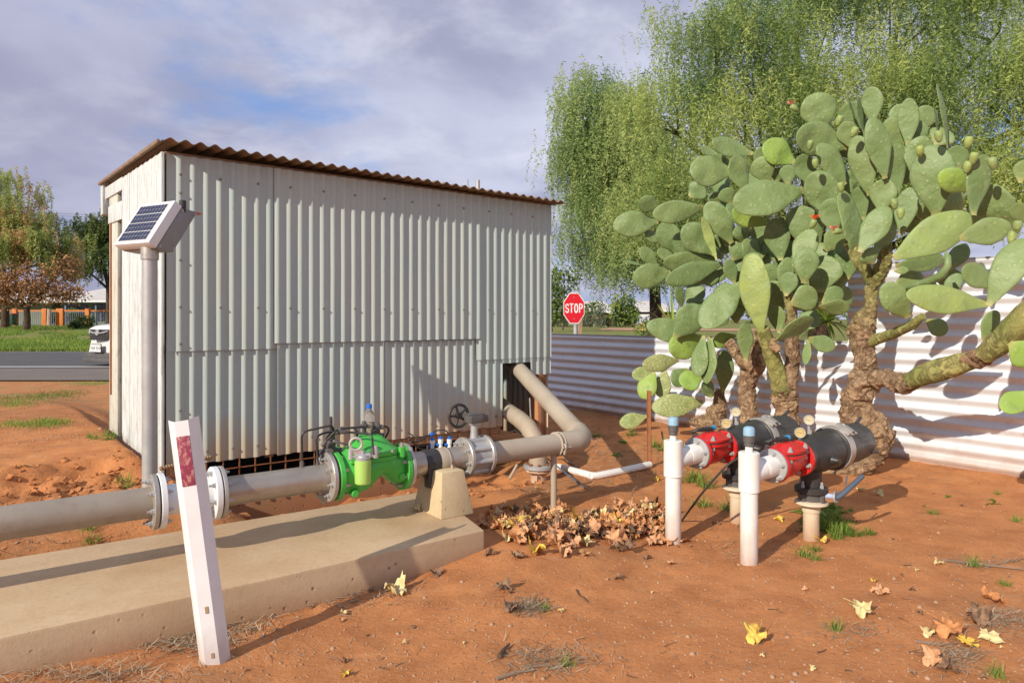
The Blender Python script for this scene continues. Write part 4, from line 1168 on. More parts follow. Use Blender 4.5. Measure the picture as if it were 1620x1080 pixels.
# ================================================================== FENCES
def fence(name, t0, t1, z0, z1, label, npan):
    pitch, amp = .0925, .0095
    f = thing(name, label, 'fence', FR+FD*((t0+t1)/2))
    for j in range(npan):
        a = t0+(t1-t0)*j/npan-(.03 if j else 0); b = t0+(t1-t0)*(j+1)/npan; off = .004*(j % 2)
        n = int((z1-z0)/pitch*12); nt = max(4, int((b-a)/.25)); vs = []
        for i in range(n+1):
            z = z0+(z1-z0)*i/n
            for k in range(nt+1):
                t = a+(b-a)*k/nt
                vs.append(FR+FD*t+FN*(amp*math.cos(2*PI*z/pitch)+off+.003*mnoise.noise(Vector((t, z*2, 1))))+UP*(z+.006*mnoise.noise(Vector((t*.7, 0, 5)))))
        fs = [(i*(nt+1)+k, i*(nt+1)+k+1, (i+1)*(nt+1)+k+1, (i+1)*(nt+1)+k) for i in range(n) for k in range(nt)]
        MB().add(vs, fs).build('fence_sheet', M['fence'], f, smooth=60)
    mb = MB(); tp = FR+FD*((t0+t1)/2)+UP*(z1+.002)
    mb.box(tp, (t1-t0, .022, .012), (FD, FN, UP)); mb.build('top_trim', M['galv'], f, bevel=.002)
    mb = MB()
    for t in np.arange(t0+.1, t1, 1.1): mb.box(FR+FD*t-FN*.045+UP*(z1/2-.05), (.05, .05, z1), (FD, FN, UP))
    mb.build('fence_post', M['galv'], f)
    return f
fence('low_fence', 1.22, 7.5, -.02, .955, 'low corrugated zinc fence beside the shed, half in its shadow', 3)
fence('tall_fence', -3.2, 1.22, -.03, 1.585, 'taller corrugated zinc fence behind the big cactus on the right', 3)

# ================================================================== CACTUS
def pad_mesh(L, Wd, r, th=.13, bend=0, twist=0, neck=.22):
    NU, NVv = 18, 20; vs = []; fs = []
    sd = r.uniform(0, 100)
    sk = r.uniform(-.12, .12)
    for i in range(NU+1):
        t = .5-.5*math.cos(PI*i/NU)
        f = math.sqrt(max(0, 1-(2*t-1)**2))
        bs_ = min(1, t/.62); f *= .50+.50*bs_*bs_*(3-2*bs_)
        f = max(f*1.03, neck*(1-t)**3) if t < .5 else f*1.03
        w = Wd/2*f; h = max(Wd*th*.5*(f**.75), .0025 if 0 < i < NU else .001)
        for k in range(NVv):
            a = 2*PI*k/NVv; ca, sa = math.cos(a), math.sin(a)
            x = w*abs(ca)**.92*(1 if ca > 0 else -1); y = h*abs(sa)**.8*(1 if sa > 0 else -1)
            x += sk*Wd*math.sin(PI*t)*.3
            y += bend*L*((t-.5)**2*4-.3)+.10*Wd*twist*(x/(Wd+1e-6))*2*(t-.4)
            nz_ = mnoise.noise(Vector((x*9+sd, t*L*9, 2.)))*.018*Wd/.2
            vs.append(Vector((x*(1+.05*mnoise.noise(Vector((t*4+sd, ca, 0)))), y+nz_*.8, t*L)))
    for i in range(NU):
        for k in range(NVv):
            k2 = (k+1) % NVv; fs.append((i*NVv+k, i*NVv+k2, (i+1)*NVv+k2, (i+1)*NVv+k))
    return vs, fs
CROP = {'A': (960, 180, 4.321), 'B': (1240, 120, 3.6), 'C': (970, 400, 3.6), 'D': (1260, 370, 3.6)}
def cpx(c, x, y): a, b, s = CROP[c]; return a+x/s, b+y/s
def Zpad(px, lay): return fence_Z(min(max(px, 880), 1640))-.47-lay
bigcac = thing('prickly_pear', 'largest prickly pear cactus with thick gnarled trunk in front of the tall fence', 'cactus', gp(1350, 742), None)
midcac = thing('prickly_pear', 'prickly pear with two leaning trunks behind the rear black drum', 'cactus', gp(1240, 715), None)
lefcac = thing('prickly_pear', 'low prickly pear stump with speckled pads nearest the rusty stake', 'cactus', gp(1128, 672), None)
PL = {'R': bigcac, 'M': midcac, 'L': lefcac}
def add_pad(crop, bx, by, tx, ty, w, lay, plant, roll=0, dz=0, mat='pad', bend=None, th=.13):
    r = random.Random(int(bx*31+by*17+tx*7+ty)); s = CROP[crop][2]
    p0 = cpx(crop, bx, by); p1 = cpx(crop, tx, ty)
    Z0 = Zpad((p0[0]+p1[0])/2, lay); 
    A = at(p0[0], p0[1], Z0+.03); B = at(p1[0], p1[1], Z0+dz)
    L = (B-A).length*1.0
    wd = w/s*Z0/F*1.06
    ez = (B-A).normalized(); vd = Vector(((p0[0]-810)/F, 1, 0)).normalized()
    ey = (vd-ez*vd.dot(ez)).normalized(); ex = ey.cross(ez).normalized()
    rot = Matrix((ex, ey, ez)).transposed()
    ang = math.radians(roll if roll else r.uniform(-24, 24))
    rot = rot @ Matrix.Rotation(ang, 3, 'Z')
    if abs(ang) > .2 and abs(roll) < 60: wd /= max(math.cos(ang), .55)
    vs, fs = pad_mesh(L, wd, r, th, r.uniform(-.07, .07) if bend is None else bend, r.uniform(-1, 1))
    me = bpy.data.meshes.new('pad'); me.from_pydata([tuple(v) for v in vs], [], fs)
    bm = bmesh.new(); bm.from_mesh(me); bmesh.ops.recalc_face_normals(bm, faces=bm.faces); bm.to_mesh(me); bm.free()
    me.polygons.foreach_set('use_smooth', [True]*len(me.polygons)); me.materials.append(M[mat])
    o = bpy.data.objects.new('pad', me); link(o)
    par = PL[plant]; o.parent = par
    m = rot.to_4x4(); m.translation = A-WL[par]; o.matrix_local = m
    WL[o] = A
    return o
PADS = [
# crop A
('A',355,735,45,765,168,.25,'M'), ('A',662,640,315,690,152,.30,'M'), ('A',352,652,222,590,112,.2,'M'),
('A',1348,515,865,615,250,.45,'R',8,0,'pad'), ('A',1100,755,853,660,140,.36,'M',10,0,'padbright'),
('A',992,275,715,190,128,.10,'M'), ('A',1282,335,1075,205,178,.12,'M',14,0,'padbright'), ('A',857,395,565,385,205,.22,'M'),
('A',852,352,708,300,92,.06,'M'), ('A',752,280,642,235,62,-.1,'M'), ('A',950,535,872,285,135,.2,'M',30),
('A',1105,475,1040,295,152,.18,'M'), ('A',1105,335,1030,238,112,-.06,'M'), ('A',1237,485,1235,350,108,.12,'M'),
('A',1160,475,1168,368,75,.05,'M'), ('A',1395,490,1325,280,140,.16,'M'), ('A',855,885,688,605,165,.22,'M'),
('A',735,955,520,770,190,.26,'M'), ('A',752,1000,655,705,62,.32,'M',0,0,'padyellow'), ('A',490,955,375,745,155,.02,'M'),
('A',620,970,465,830,140,.0,'M'), ('A',392,865,255,822,75,-.02,'M'), ('A',342,1042,228,915,92,.14,'M'),
('A',262,1038,108,1003,44,.16,'M',60), ('A',485,1000,343,935,75,.1,'M'), ('A',770,610,735,538,95,.04,'M'),
('A',850,610,800,512,115,.0,'M'), ('A',1190,1000,1155,710,165,.2,'M'), ('A',985,795,825,615,100,.28,'M',40),
('A',1060,985,930,870,130,.05,'M'), ('A',1010,1085,985,950,125,.16,'M'), ('A',865,1085,818,1000,75,.16,'M'),
('A',1000,900,1110,760,150,-.05,'M'), ('A',940,850,1000,700,160,-.1,'M'), ('A',1310,830,1300,640,150,.05,'M'),
('A',700,1060,650,900,150,-.05,'M'), ('A',1130,960,1060,800,150,-.12,'M'), ('A',860,1000,930,880,140,.0,'M'),
# crop B
('B',235,310,160,103,192,.15,'R',12), ('B',355,405,65,330,185,.25,'R',-10), ('B',505,270,498,62,112,.0,'R'),
('B',705,395,712,128,106,.05,'R'), ('B',700,440,590,245,120,.02,'R'), ('B',578,585,500,237,126,.36,'R',14),
('B',490,680,415,342,138,.32,'R',-12), ('B',350,620,200,387,118,.22,'R',20), ('B',640,685,640,388,98,.2,'R',30),
('B',390,410,345,262,112,.12,'R'), ('B',425,275,352,102,50,.1,'R',72), ('B',455,335,420,118,62,.1,'R',60),
('B',345,285,350,205,62,-.05,'R'), ('B',865,795,835,392,222,.40,'R',-8), ('B',740,570,800,345,152,.12,'R'),
('B',940,412,880,42,66,.1,'R',66), ('B',880,320,860,184,44,.08,'R',66), ('B',985,545,980,398,116,.15,'R'),
('B',1065,660,888,555,132,.40,'R',0,0,'padbright'), ('B',1075,795,1135,450,112,.44,'R',36), ('B',1295,880,1160,628,158,.25,'R'),
('B',998,925,1290,860,148,.50,'R',10), ('B',622,1040,1068,800,205,.52,'R',6,0,'padyellow'), ('B',430,1005,590,742,140,.45,'R',-8),
('B',275,810,170,545,182,.28,'R',-6), ('B',290,895,262,698,132,.42,'R',8), ('B',555,775,572,588,138,.25,'R'),
('B',665,905,722,635,116,.22,'R'), ('B',425,1085,345,650,96,.34,'R',52), ('B',455,820,415,635,80,.2,'R'),
('B',190,1005,70,745,172,.08,'M'), ('B',1345,610,1370,480,84,.3,'R'), ('B',1400,830,1305,735,95,.3,'R'),
('B',1190,835,1060,775,125,.2,'R'), ('B',1010,785,930,640,120,.12,'R'), ('B',520,1005,620,830,100,.3,'R',45),
('B',690,620,715,450,80,.02,'R'), ('B',790,820,745,690,90,.05,'R'), ('B',440,900,415,815,70,.2,'R'),
('B',60,1085,165,872,128,.42,'M',-10), ('B',230,1000,330,880,110,.05,'M'), ('B',760,900,660,760,130,-.02,'R'),
('B',850,800,960,700,120,.0,'R'), ('B',560,820,480,660,120,.05,'R'), ('B',350,760,300,560,120,.02,'R'), ('B',130,900,40,800,130,-.05,'M'),
('B',420,480,360,380,120,-.05,'R'), ('B',560,560,540,400,130,-.08,'R'), ('B',900,640,880,480,140,-.02,'R'),
# crop C
('C',605,62,285,52,112,.24,'M'), ('C',625,60,298,165,118,.34,'M',-12), ('C',327,112,110,150,135,.3,'M'),
('C',738,165,505,425,168,.42,'M',12), ('C',350,480,495,300,158,.46,'M'), ('C',490,480,193,410,128,.40,'M'),
('C',842,455,790,5,165,.50,'M',-14,0,'padyellow'), ('C',510,480,322,560,148,.36,'M',0,0,'padbright'), ('C',515,470,482,705,92,.50,'L',24),
('C',555,475,530,745,92,.44,'L',40), ('C',510,690,380,745,112,.4,'L',0,0,'padbright'), ('C',378,612,168,640,98,.3,'L',0,0,'padspeck'),
('C',238,678,108,695,78,.3,'L',0,0,'padspeck'), ('C',235,680,165,828,106,.52,'L',12,0,'padbright'), ('C',295,662,275,825,94,.28,'L',0,0,'padspeck'),
('C',425,660,340,750,100,.1,'L'), ('C',512,850,222,880,128,.36,'L',10,0,'padspeck'), ('C',190,930,38,975,86,.40,'L',10,0,'padspeck'),
('C',625,792,635,555,98,.05,'L',10), ('C',755,612,748,398,84,.40,'M',18), ('C',692,175,650,42,74,.3,'M'),
('C',1085,172,1112,-30,130,.52,'M',8), ('C',985,245,1010,108,100,.44,'M'), ('C',1012,290,1160,225,142,.48,'M'),
('C',962,215,1000,25,90,.34,'M'), ('C',1180,225,1220,15,185,.2,'M'), ('C',1168,300,1345,318,82,.34,'M',40),
('C',1190,290,1305,205,100,.24,'M'), ('C',915,500,1140,372,80,.45,'M',56), ('C',1040,430,1170,350,105,.2,'M'),
('C',1110,485,1262,540,92,.22,'M'), ('C',1112,488,1095,635,46,.28,'M',30), ('C',945,455,928,298,90,.22,'M'),
('C',565,292,412,288,75,.05,'M'), ('C',695,470,565,520,84,.25,'L',0,0,'padbright'), ('C',700,400,702,255,102,.1,'M'),
('C',562,822,505,740,44,.3,'L',50), ('C',575,815,525,720,44,.25,'L',50), ('C',620,380,600,240,120,.0,'M'), ('C',800,340,760,200,130,.05,'M'), ('C',560,420,640,330,110,.02,'M'),
('C',880,200,900,60,120,.05,'M'), ('C',420,280,500,180,110,.0,'M'), ('C',480,170,600,110,100,.1,'M'), ('C',390,310,370,190,50,.1,'M',40),
# big shaded pads inside the clump between the trunks
('C',1060,330,1095,110,185,.02,'M',20), ('C',1205,270,1150,75,185,-.02,'M',-20), ('C',1285,215,1262,15,175,.0,'M',15), ('C',1150,130,1185,-60,185,.0,'M'), ('C',1330,150,1330,-40,160,.02,'M',-25), ('C',1250,330,1330,190,140,-.05,'M',30), ('C',960,330,900,160,140,.0,'M',-20),
('A',1180,1080,1240,880,190,-.08,'M'), ('A',1000,1075,1050,900,180,-.1,'M'), ('A',800,960,840,790,180,-.12,'M'), ('A',1320,1060,1290,860,190,-.1,'M'), ('A',560,1020,540,880,150,-.1,'M'),
# crop D
('D',645,480,505,282,148,.50,'R',12), ('D',1092,402,625,345,158,.55,'R',10,0,'padyellow'), ('D',1092,405,1300,20,165,.58,'R',-10),
('D',1135,300,945,190,125,.4,'R',20), ('D',565,182,845,145,105,.15,'R'), ('D',735,490,855,565,95,.3,'R'),
('D',875,205,960,55,95,.12,'R'), ('D',845,365,930,225,80,.25,'R'), ('D',1212,620,1360,730,165,.55,'R',0,0,'padbright'),
('D',1345,900,1168,1005,122,.58,'R',12,0,'padbright'), ('D',775,365,775,278,64,.15,'R'), ('D',1060,605,1140,435,80,.4,'R',30),
('D',555,212,638,203,42,.4,'R'), ('D',440,170,400,90,110,.4,'R'), ('D',900,330,850,200,120,.1,'R'), ('D',560,300,720,230,120,.1,'R'),
]
for p in PADS: add_pad(*p)
# older pads filling the shaded inside of the clumps
rp = random.Random(3)
nR = sum(1 for p in PADS if p[7] == 'R')
for (c, x0, x1, y0, y1, k, pl_) in (('B', 330, 900, 300, 900, 98-nR-1, 'R'), ('A', 450, 1350, 500, 1050, 16, 'M'), ('C', 420, 1150, 60, 420, 10, 'M'), ('C', 900, 1260, 120, 380, 12, 'M')):
    for i in range(max(k, 0)):
        x = rp.uniform(x0, x1); y = rp.uniform(y0, y1); l = rp.uniform(120, 190); a = rp.uniform(-.9, .9)
        add_pad(c, x, y, x+l*math.sin(a), y-l*math.cos(a), rp.uniform(95, 150), rp.uniform(-.22, .02), pl_, rp.uniform(-45, 45))
print('pads', nR, {k: len([o for o in v.children if o.name.startswith('pad')]) for k, v in PL.items()})
# the curved stem-like pad on the right
def Cp(c, x, y, lay): px, py = cpx(c, x, y); return at(px, py, Zpad(px, lay))
mb = MB(); mb.tube([Cp('D',625,305,.5), Cp('D',690,290,.52), Cp('D',770,265,.54), Cp('D',830,230,.55), Cp('D',862,180,.55), Cp('D',862,130,.54), Cp('D',850,105,.53)], [.012,.022,.026,.024,.02,.017,.008], 14, lump=.08)
mb.build('pad', M['pad'], bigcac, smooth=60)
# fruit and flowers
def fruit(c, x, y, lay, plant, L=.075, r=.023, tip=None, d=None):
    p = Cp(c, x, y, lay); d = Vector(d or (rnd.uniform(-.4,.4), rnd.uniform(-.4,0), 1)).normalized()
    mb = MB(); mb.lathe(p-d*L*.5, d, [(0,.006),(L*.12,r*.6),(L*.45,r),(L*.75,r*1.02),(L*.95,r*.8),(L*.97,r*.45),(L*.9,.002)], 12)
    f = mb.build('fruit', M['padyellow'], PL[plant], smooth=70)
    if tip:
        mb = MB(); q = p+d*L*.48
        for k in range(9):
            th = k*.7; e = Vector((math.cos(th), math.sin(th), .9+.2*(k % 3))).normalized()
            mb.add([q, q+e*.03+Vector((-.012,0,.004)), q+e*.045, q+e*.03+Vector((.012,0,.004))], [(0,1,2,3)])
        mb.build('flower', M[tip], f)
M['orange'] = basic('orange_petal', (.85,.20,.03), (.75,.10,.04), 20, .5, 0, 0)
M['pinkp'] = basic('faded_petal', (.62,.28,.18), (.5,.16,.1), 20, .6, 0, 0)
for c, x, y in (('B',150,395),('B',400,320),('B',315,255),('B',775,430),('B',882,345),('B',325,635),('B',1050,380),('B',1080,470),('B',1190,500),('B',1045,520),('B',180,500),('B',1330,860),('B',1300,920),('B',630,730),('B',665,785)):
    fruit(c, x, y, .50, 'R')
fruit('B', 165, 845, .52, 'M', tip='orange', d=(.3,-.5,1)); fruit('B', 310, 885, .55, 'R', tip='pinkp', d=(-1,-.3,.1)); fruit('B', 60, 185, .12, 'R', tip='pinkp', d=(-.7,0,.6))
# trunks
def trunk(name, pts, mat, par, lump=.16, ls=9, seg=52, sub=10):
    P_ = []; Rr = []
    pp_ = [(Vector(at(x, y, Zpad(x, lay))), w/2*Zpad(x, lay)/F) for x, y, w, lay in pts]
    pp_ = [(a_, b_*(.69 if lump > .12 else .77)) for a_, b_ in pp_]
    for i in range(len(pp_)-1):
        p_1 = pp_[max(i-1,0)][0]; p0, r0 = pp_[i]; p1, r1 = pp_[i+1]; p2 = pp_[min(i+2, len(pp_)-1)][0]
        for k in range(sub*2):
            t = k/(sub*2)
            P_.append(.5*((2*p0)+(p1-p_1)*t+(2*p_1-5*p0+4*p1-p2)*t*t+(3*p0-p_1-3*p1+p2)*t**3)); Rr.append(r0+(r1-r0)*(t*t*(3-2*t)))
    P_.append(pp_[-1][0]); Rr.append(pp_[-1][1])
    return MB().tube(P_, Rr, seg, lump=lump*1.2, lscale=ls*1.4).build(name, mat, par, smooth=70)
trunk('trunk', [(1325,765,40,.1),(1338,745,62,.12),(1358,700,66,.1),(1353,665,54,.1),(1353,632,56,.12),(1368,602,62,.12),(1370,572,42,.12),(1363,535,52,.12),(1366,510,50,.14),(1378,485,26,.15),(1380,455,24,.18),(1396,425,30,.2),(1400,400,28,.22),(1394,380,16,.24)], M['bark_cactus_g'], bigcac, .26, 9)
trunk('root', [(1358,640,40,.1),(1378,668,62,.06),(1388,694,70,.05),(1372,718,68,.08),(1340,742,56,.15),(1305,756,34,.25)], M['bark_cactus'], bigcac, .2, 9)
trunk('branch', [(1372,600,34,.12),(1400,598,40,.2),(1425,606,44,.26),(1445,602,36,.3)], M['bark_cactus'], bigcac, .25, 12)
trunk('branch', [(1442,602,36,.3),(1475,588,46,.33),(1510,578,44,.35),(1535,570,36,.36)], M['stem_g'], bigcac, .06, 6)
trunk('branch', [(1528,572,34,.36),(1548,566,42,.38),(1562,560,38,.4)], M['bark_cactus'], bigcac, .25, 14)
trunk('branch', [(1556,562,36,.4),(1590,535,50,.42),(1625,500,54,.44),(1650,480,40,.46)], M['stem_g'], bigcac, .06, 6)
trunk('branch', [(1366,545,26,.12),(1392,535,22,.15),(1415,527,20,.25),(1440,515,20,.32),(1460,500,14,.36)], M['stem_g'], bigcac, .1, 10)
trunk('branch', [(1378,445,22,.2),(1368,425,22,.25),(1355,405,26,.28),(1345,385,24,.3)], M['stem_g'], bigcac, .08, 10)
trunk('trunk', [(1272,735,46,.0),(1258,700,44,.0),(1245,662,46,.02),(1242,632,52,.04),(1238,612,46,.08)], M['bark_cactus'], midcac, .26, 10)
trunk('branch', [(1238,618,42,.08),(1225,575,32,.2),(1215,545,30,.3),(1206,520,26,.4)], M['stem_g'], midcac, .07, 8)
trunk('branch', [(1248,612,34,.06),(1254,570,30,.06),(1252,535,30,.08),(1252,500,24,.12),(1248,470,22,.16),(1240,440,20,.2)], M['bark_cactus_g'], midcac, .16, 12)
trunk('branch', [(1222,536,12,.36),(1226,548,20,.36),(1232,556,10,.36)], M['bark_cactus'], midcac, .3, 16)
trunk('trunk', [(1186,682,40,-.05),(1184,655,36,-.05),(1182,620,38,-.04),(1186,590,40,-.02),(1196,575,40,0),(1192,545,30,.05),(1188,525,20,.1)], M['bark_cactus_g'], midcac, .16, 10)
trunk('branch', [(1192,580,28,.05),(1172,568,26,.12),(1162,552,24,.18),(1150,540,20,.24)], M['bark_cactus'], midcac, .25, 14)
trunk('trunk', [(1128,690,64,.02),(1130,672,58,.02),(1133,655,44,.02),(1138,640,28,.02),(1138,624,22,.02),(1136,614,10,.02)], M['bark_cactus'], lefcac, .26, 11)
trunk('root', [(1095,668,18,.1),(1112,668,34,.08),(1135,672,40,.05)], M['bark_cactus'], lefcac, .26, 11)
# ================================================================== TREES
def strand_templates(n=10, L=.75, leaf=.085, lw=.020, seed=1, hang=1.0):
    out = []; rg = np.random.default_rng(seed)
    for i in range(n):
        ln = L*rg.uniform(.6, 1.25); m = int(ln/.030)
        t = np.linspace(0, 1, m)
        a0 = rg.uniform(0, 2*PI); bow = rg.uniform(.1, .35)*ln
        spx = np.cos(a0)*bow*np.sin(t*1.4); spy = np.sin(a0)*bow*np.sin(t*1.4)
        spz = -hang*ln*t**1.15
        base = np.stack([spx, spy, spz], 1)
        ang = rg.uniform(0, 2*PI, m); el = rg.uniform(-1.1, .15, m)
        d = np.stack([np.cos(ang)*np.cos(el), np.sin(ang)*np.cos(el), np.sin(el)], 1)
        sd = np.cross(d, rg.normal(size=(m, 3))); sd /= np.linalg.norm(sd, axis=1)[:, None]
        ll = leaf*rg.uniform(.6, 1.3, (m, 1)); ww = lw*rg.uniform(.7, 1.3, (m, 1))
        v = np.stack([base, base+d*ll*.5+sd*ww*.5, base+d*ll, base+d*ll*.5-sd*ww*.5], 1)
        out.append(v.reshape(-1, 3))
    return out
def place(templates, pts, yaw, scale, tint):
    Vs = []; T = []
    for i in range(len(pts)):
        v = templates[i % len(templates)]
        c, s = math.cos(yaw[i]), math.sin(yaw[i])
        x = v[:, 0]*c-v[:, 1]*s; y = v[:, 0]*s+v[:, 1]*c
        Vs.append(np.stack([x, y, v[:, 2]], 1)*scale[i]+pts[i]); T.append(np.full(len(v), tint[i]))
    return np.concatenate(Vs), np.concatenate(T)
def blob_points(blobs, n, rg, shell=.55, up=True, front=None):
    w = np.array([b[3]*b[4]*b[5] for b in blobs])**.75; w = w/w.sum()
    pts = []; depth = []
    for b, k in zip(blobs, (w*n).astype(int)):
        d = rg.normal(size=(k, 3)); d /= np.linalg.norm(d, axis=1)[:, None]
        if up: d[:, 2] = np.where(d[:, 2] < -.25, -d[:, 2]*.6, d[:, 2])
        if front is not None: d[:, 1] = np.where(rg.uniform(size=k) < front, -abs(d[:, 1]), d[:, 1])
        r = rg.uniform(shell, 1.03, k)**.7
        p = d*r[:, None]*np.array(b[3:6])*(1+.13*np.sin(d[:, :1]*7+b[0])*np.cos(d[:, 2:3]*6+b[1]))+np.array(b[:3])
        pts.append(p); depth.append(r)
    return np.concatenate(pts), np.concatenate(depth)
def limb_mesh(base, blobs, r0, par, mat, rg, fork=None):
    mb = MB(); base = Vector(base); fk = Vector(fork) if fork else base+Vector((0, 0, 1.2))
    mb.tube([base-UP*.2, base.lerp(fk, .5)+Vector((.05, 0, 0)), fk], [r0*1.15, r0*.9, r0*.75], 12, lump=.12, lscale=4)
    tr = mb.build('trunk', mat, par, smooth=60); mb = MB()
    for b in blobs:
        c = Vector(b[:3]); m_ = fk.lerp(c, .5)+Vector((rg.normal()*.2, rg.normal()*.2, .25))
        mb.tube([fk-UP*.15, m_, c, c+Vector((rg.normal()*.3, rg.normal()*.3, b[5]*.6))], [r0*.45, r0*.28, r0*.14, r0*.05], 8, lump=.1, lscale=5)
        for k in range(5):
            d = Vector((rg.normal(), rg.normal(), abs(rg.normal())*.8)).normalized()
            e = c+Vector((d.x*b[3], d.y*b[4], d.z*b[5]))*.85
            s0 = m_.lerp(c, rg.uniform(.2, 1))
            mb.tube([s0, s0.lerp(e, .5)+Vector((0, 0, .1)), e], [r0*.13, r0*.08, r0*.03], 6)
    mb.build('limbs', mat, par, smooth=60)
def pepper_tree(label, base, fork, blobs, n, mat, seed, L=.75, leaf=.085, lw=.02, r0=.28, front=.6, group=None, tlo=.25):
    rg = np.random.default_rng(seed)
    t = thing('pepper_tree', label, 'tree', base, group)
    limb_mesh(base, blobs, r0, t, M['bark_pepper'], rg, fork)
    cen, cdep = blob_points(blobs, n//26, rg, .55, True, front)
    rep = 26; idx = np.repeat(np.arange(len(cen)), rep); sg_ = L/.75
    pts = cen[idx]+rg.normal(size=(len(idx), 3))*np.array([.22, .22, .15])*sg_
    dep = cdep[idx]; ctint = rg.uniform(-.3, .3, len(cen))[idx]
    pts[:, 2] += L*.3
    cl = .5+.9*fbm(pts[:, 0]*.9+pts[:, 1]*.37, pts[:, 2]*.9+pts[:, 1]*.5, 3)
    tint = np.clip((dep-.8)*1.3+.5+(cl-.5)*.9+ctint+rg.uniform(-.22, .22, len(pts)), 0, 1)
    tm = strand_templates(14, L, leaf, lw, seed)
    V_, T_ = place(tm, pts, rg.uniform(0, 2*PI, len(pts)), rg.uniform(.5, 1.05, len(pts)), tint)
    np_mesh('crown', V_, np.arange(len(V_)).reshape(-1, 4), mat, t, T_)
    return t
# big trees behind the fence (x, y, z, rx, ry, rz)
def B(px, py, Z, rx, ry, rzz): v = at(px, py, Z); return (v.x, v.y, v.z, rx, ry, rzz)
blobsA = [B(1130,120,11.5,1.35,1.6,1.25), B(1060,200,11.3,1.0,1.4,1.0), B(1260,60,12,1.7,1.8,1.45), B(1420,40,11.6,1.7,1.8,1.5), B(1580,50,11.4,1.7,1.7,1.5), B(1180,230,11.2,1.5,1.6,1.3), B(1330,200,11.4,1.7,1.7,1.4), B(1500,190,11,1.6,1.6,1.3), B(1640,200,10.8,1.5,1.6,1.3), B(1120,330,11.2,1.3,1.5,1.1), B(1300,330,11.4,1.6,1.6,1.0), B(1480,310,11,1.5,1.5,1.0), B(1620,320,10.8,1.4,1.5,1.0), B(1040,370,11.6,.9,1.2,.85), B(1760,120,11.4,1.7,1.7,1.6)]
ta = at(1290, 560, 12.6)
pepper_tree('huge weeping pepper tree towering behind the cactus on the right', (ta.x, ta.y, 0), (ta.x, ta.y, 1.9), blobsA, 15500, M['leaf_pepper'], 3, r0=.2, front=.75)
blobsB = [B(945,200,20.6,1.4,1.9,1.18), B(930,270,20.5,1.02,1.8,1.3), B(985,275,20.4,1.55,2.1,1.6), B(950,355,20.4,1.18,1.8,1.15), B(1020,340,20.5,1.5,1.9,1.6), B(935,410,20.5,.8,1.3,.75), B(985,410,20.4,1.25,1.6,.85), B(1060,420,20.6,1.35,1.6,.8)]
tb = at(1035, 520, 21)
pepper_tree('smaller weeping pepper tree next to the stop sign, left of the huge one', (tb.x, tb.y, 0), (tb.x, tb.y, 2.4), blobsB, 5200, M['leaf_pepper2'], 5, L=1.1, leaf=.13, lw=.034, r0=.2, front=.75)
# left pepper tree across the road
blobsC = [B(20,344,50,3.4,3,2.6), B(-20,394,50,4,3,2.6), B(50,404,49.5,2.9,3,2.7), B(25,408,49,3.0,3,1.8), B(78,413,50,1.5,2,1.9), B(70,374,50,1.7,2,1.9), B(-60,364,51,4,3,3.2)]
tc = at(8, 512, 51)
pepper_tree('pepper tree with reddish tips across the road on the far left', (tc.x, tc.y, hz(tc.x, tc.y)), (tc.x, tc.y, 4.0), blobsC, 2300, M['leaf_red'], 8, L=1.7, leaf=.26, lw=.075, r0=.26)
blobsD = [B(150,370,62,1.9,2,1.9), B(165,410,62,2.0,2,2.2), B(140,430,62,1.3,1.6,1.6), B(190,380,62,2.2,2,2.4)]
td = at(172, 512, 63)
pepper_tree('dark green tree just left of the shed behind the house roof', (td.x, td.y, hz(td.x, td.y)), (td.x, td.y, 4.0), blobsD, 900, M['leaf_dark'], 9, L=1.6, leaf=.27, lw=.09, r0=.3)
# broad leaved crowns
def leafy(name, label, cat, base, blobs, n, size, mat, seed, r0=.12, fork=None, group=None, shell=.4):
    rg = np.random.default_rng(seed); t = thing(name, label, cat, base, group)
    limb_mesh(base, blobs, r0, t, M['bark_pepper'], rg, fork)
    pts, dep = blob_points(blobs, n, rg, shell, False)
    k = len(pts); d = rg.normal(size=(k, 3)); d /= np.linalg.norm(d, axis=1)[:, None]
    sd = np.cross(d, rg.normal(size=(k, 3))); sd /= np.linalg.norm(sd, axis=1)[:, None]
    ll = size*rg.uniform(.6, 1.4, (k, 1)); 
    v = np.stack([pts, pts+d*ll*.5+sd*ll*.32, pts+d*ll, pts+d*ll*.5-sd*ll*.32], 1).reshape(-1, 3)
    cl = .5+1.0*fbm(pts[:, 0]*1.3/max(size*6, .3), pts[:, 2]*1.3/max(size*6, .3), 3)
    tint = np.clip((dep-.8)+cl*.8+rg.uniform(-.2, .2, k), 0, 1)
    np_mesh('crown', v, np.arange(len(v)).reshape(-1, 4), mat, t, np.repeat(tint, 4))
    return t
te = at(42, 516.5, 47)
leafy('autumn_tree', 'small autumn tree with brown leaves in front of the orange fence', 'tree', (te.x, te.y, hz(te.x, te.y)), [B(45,440,47,2.2,2.0,1.3), B(15,465,47,2.0,2,1.1), B(75,462,47,1.8,2,1.0), B(104,425,48,1.1,1.4,1.2), B(112,466,47,1.1,1.2,.8), B(-20,460,47,2,2,1.4)], 6000, .19, M['leaf_autumn'], 21, .22, (te.x, te.y, 2.0), shell=.2)

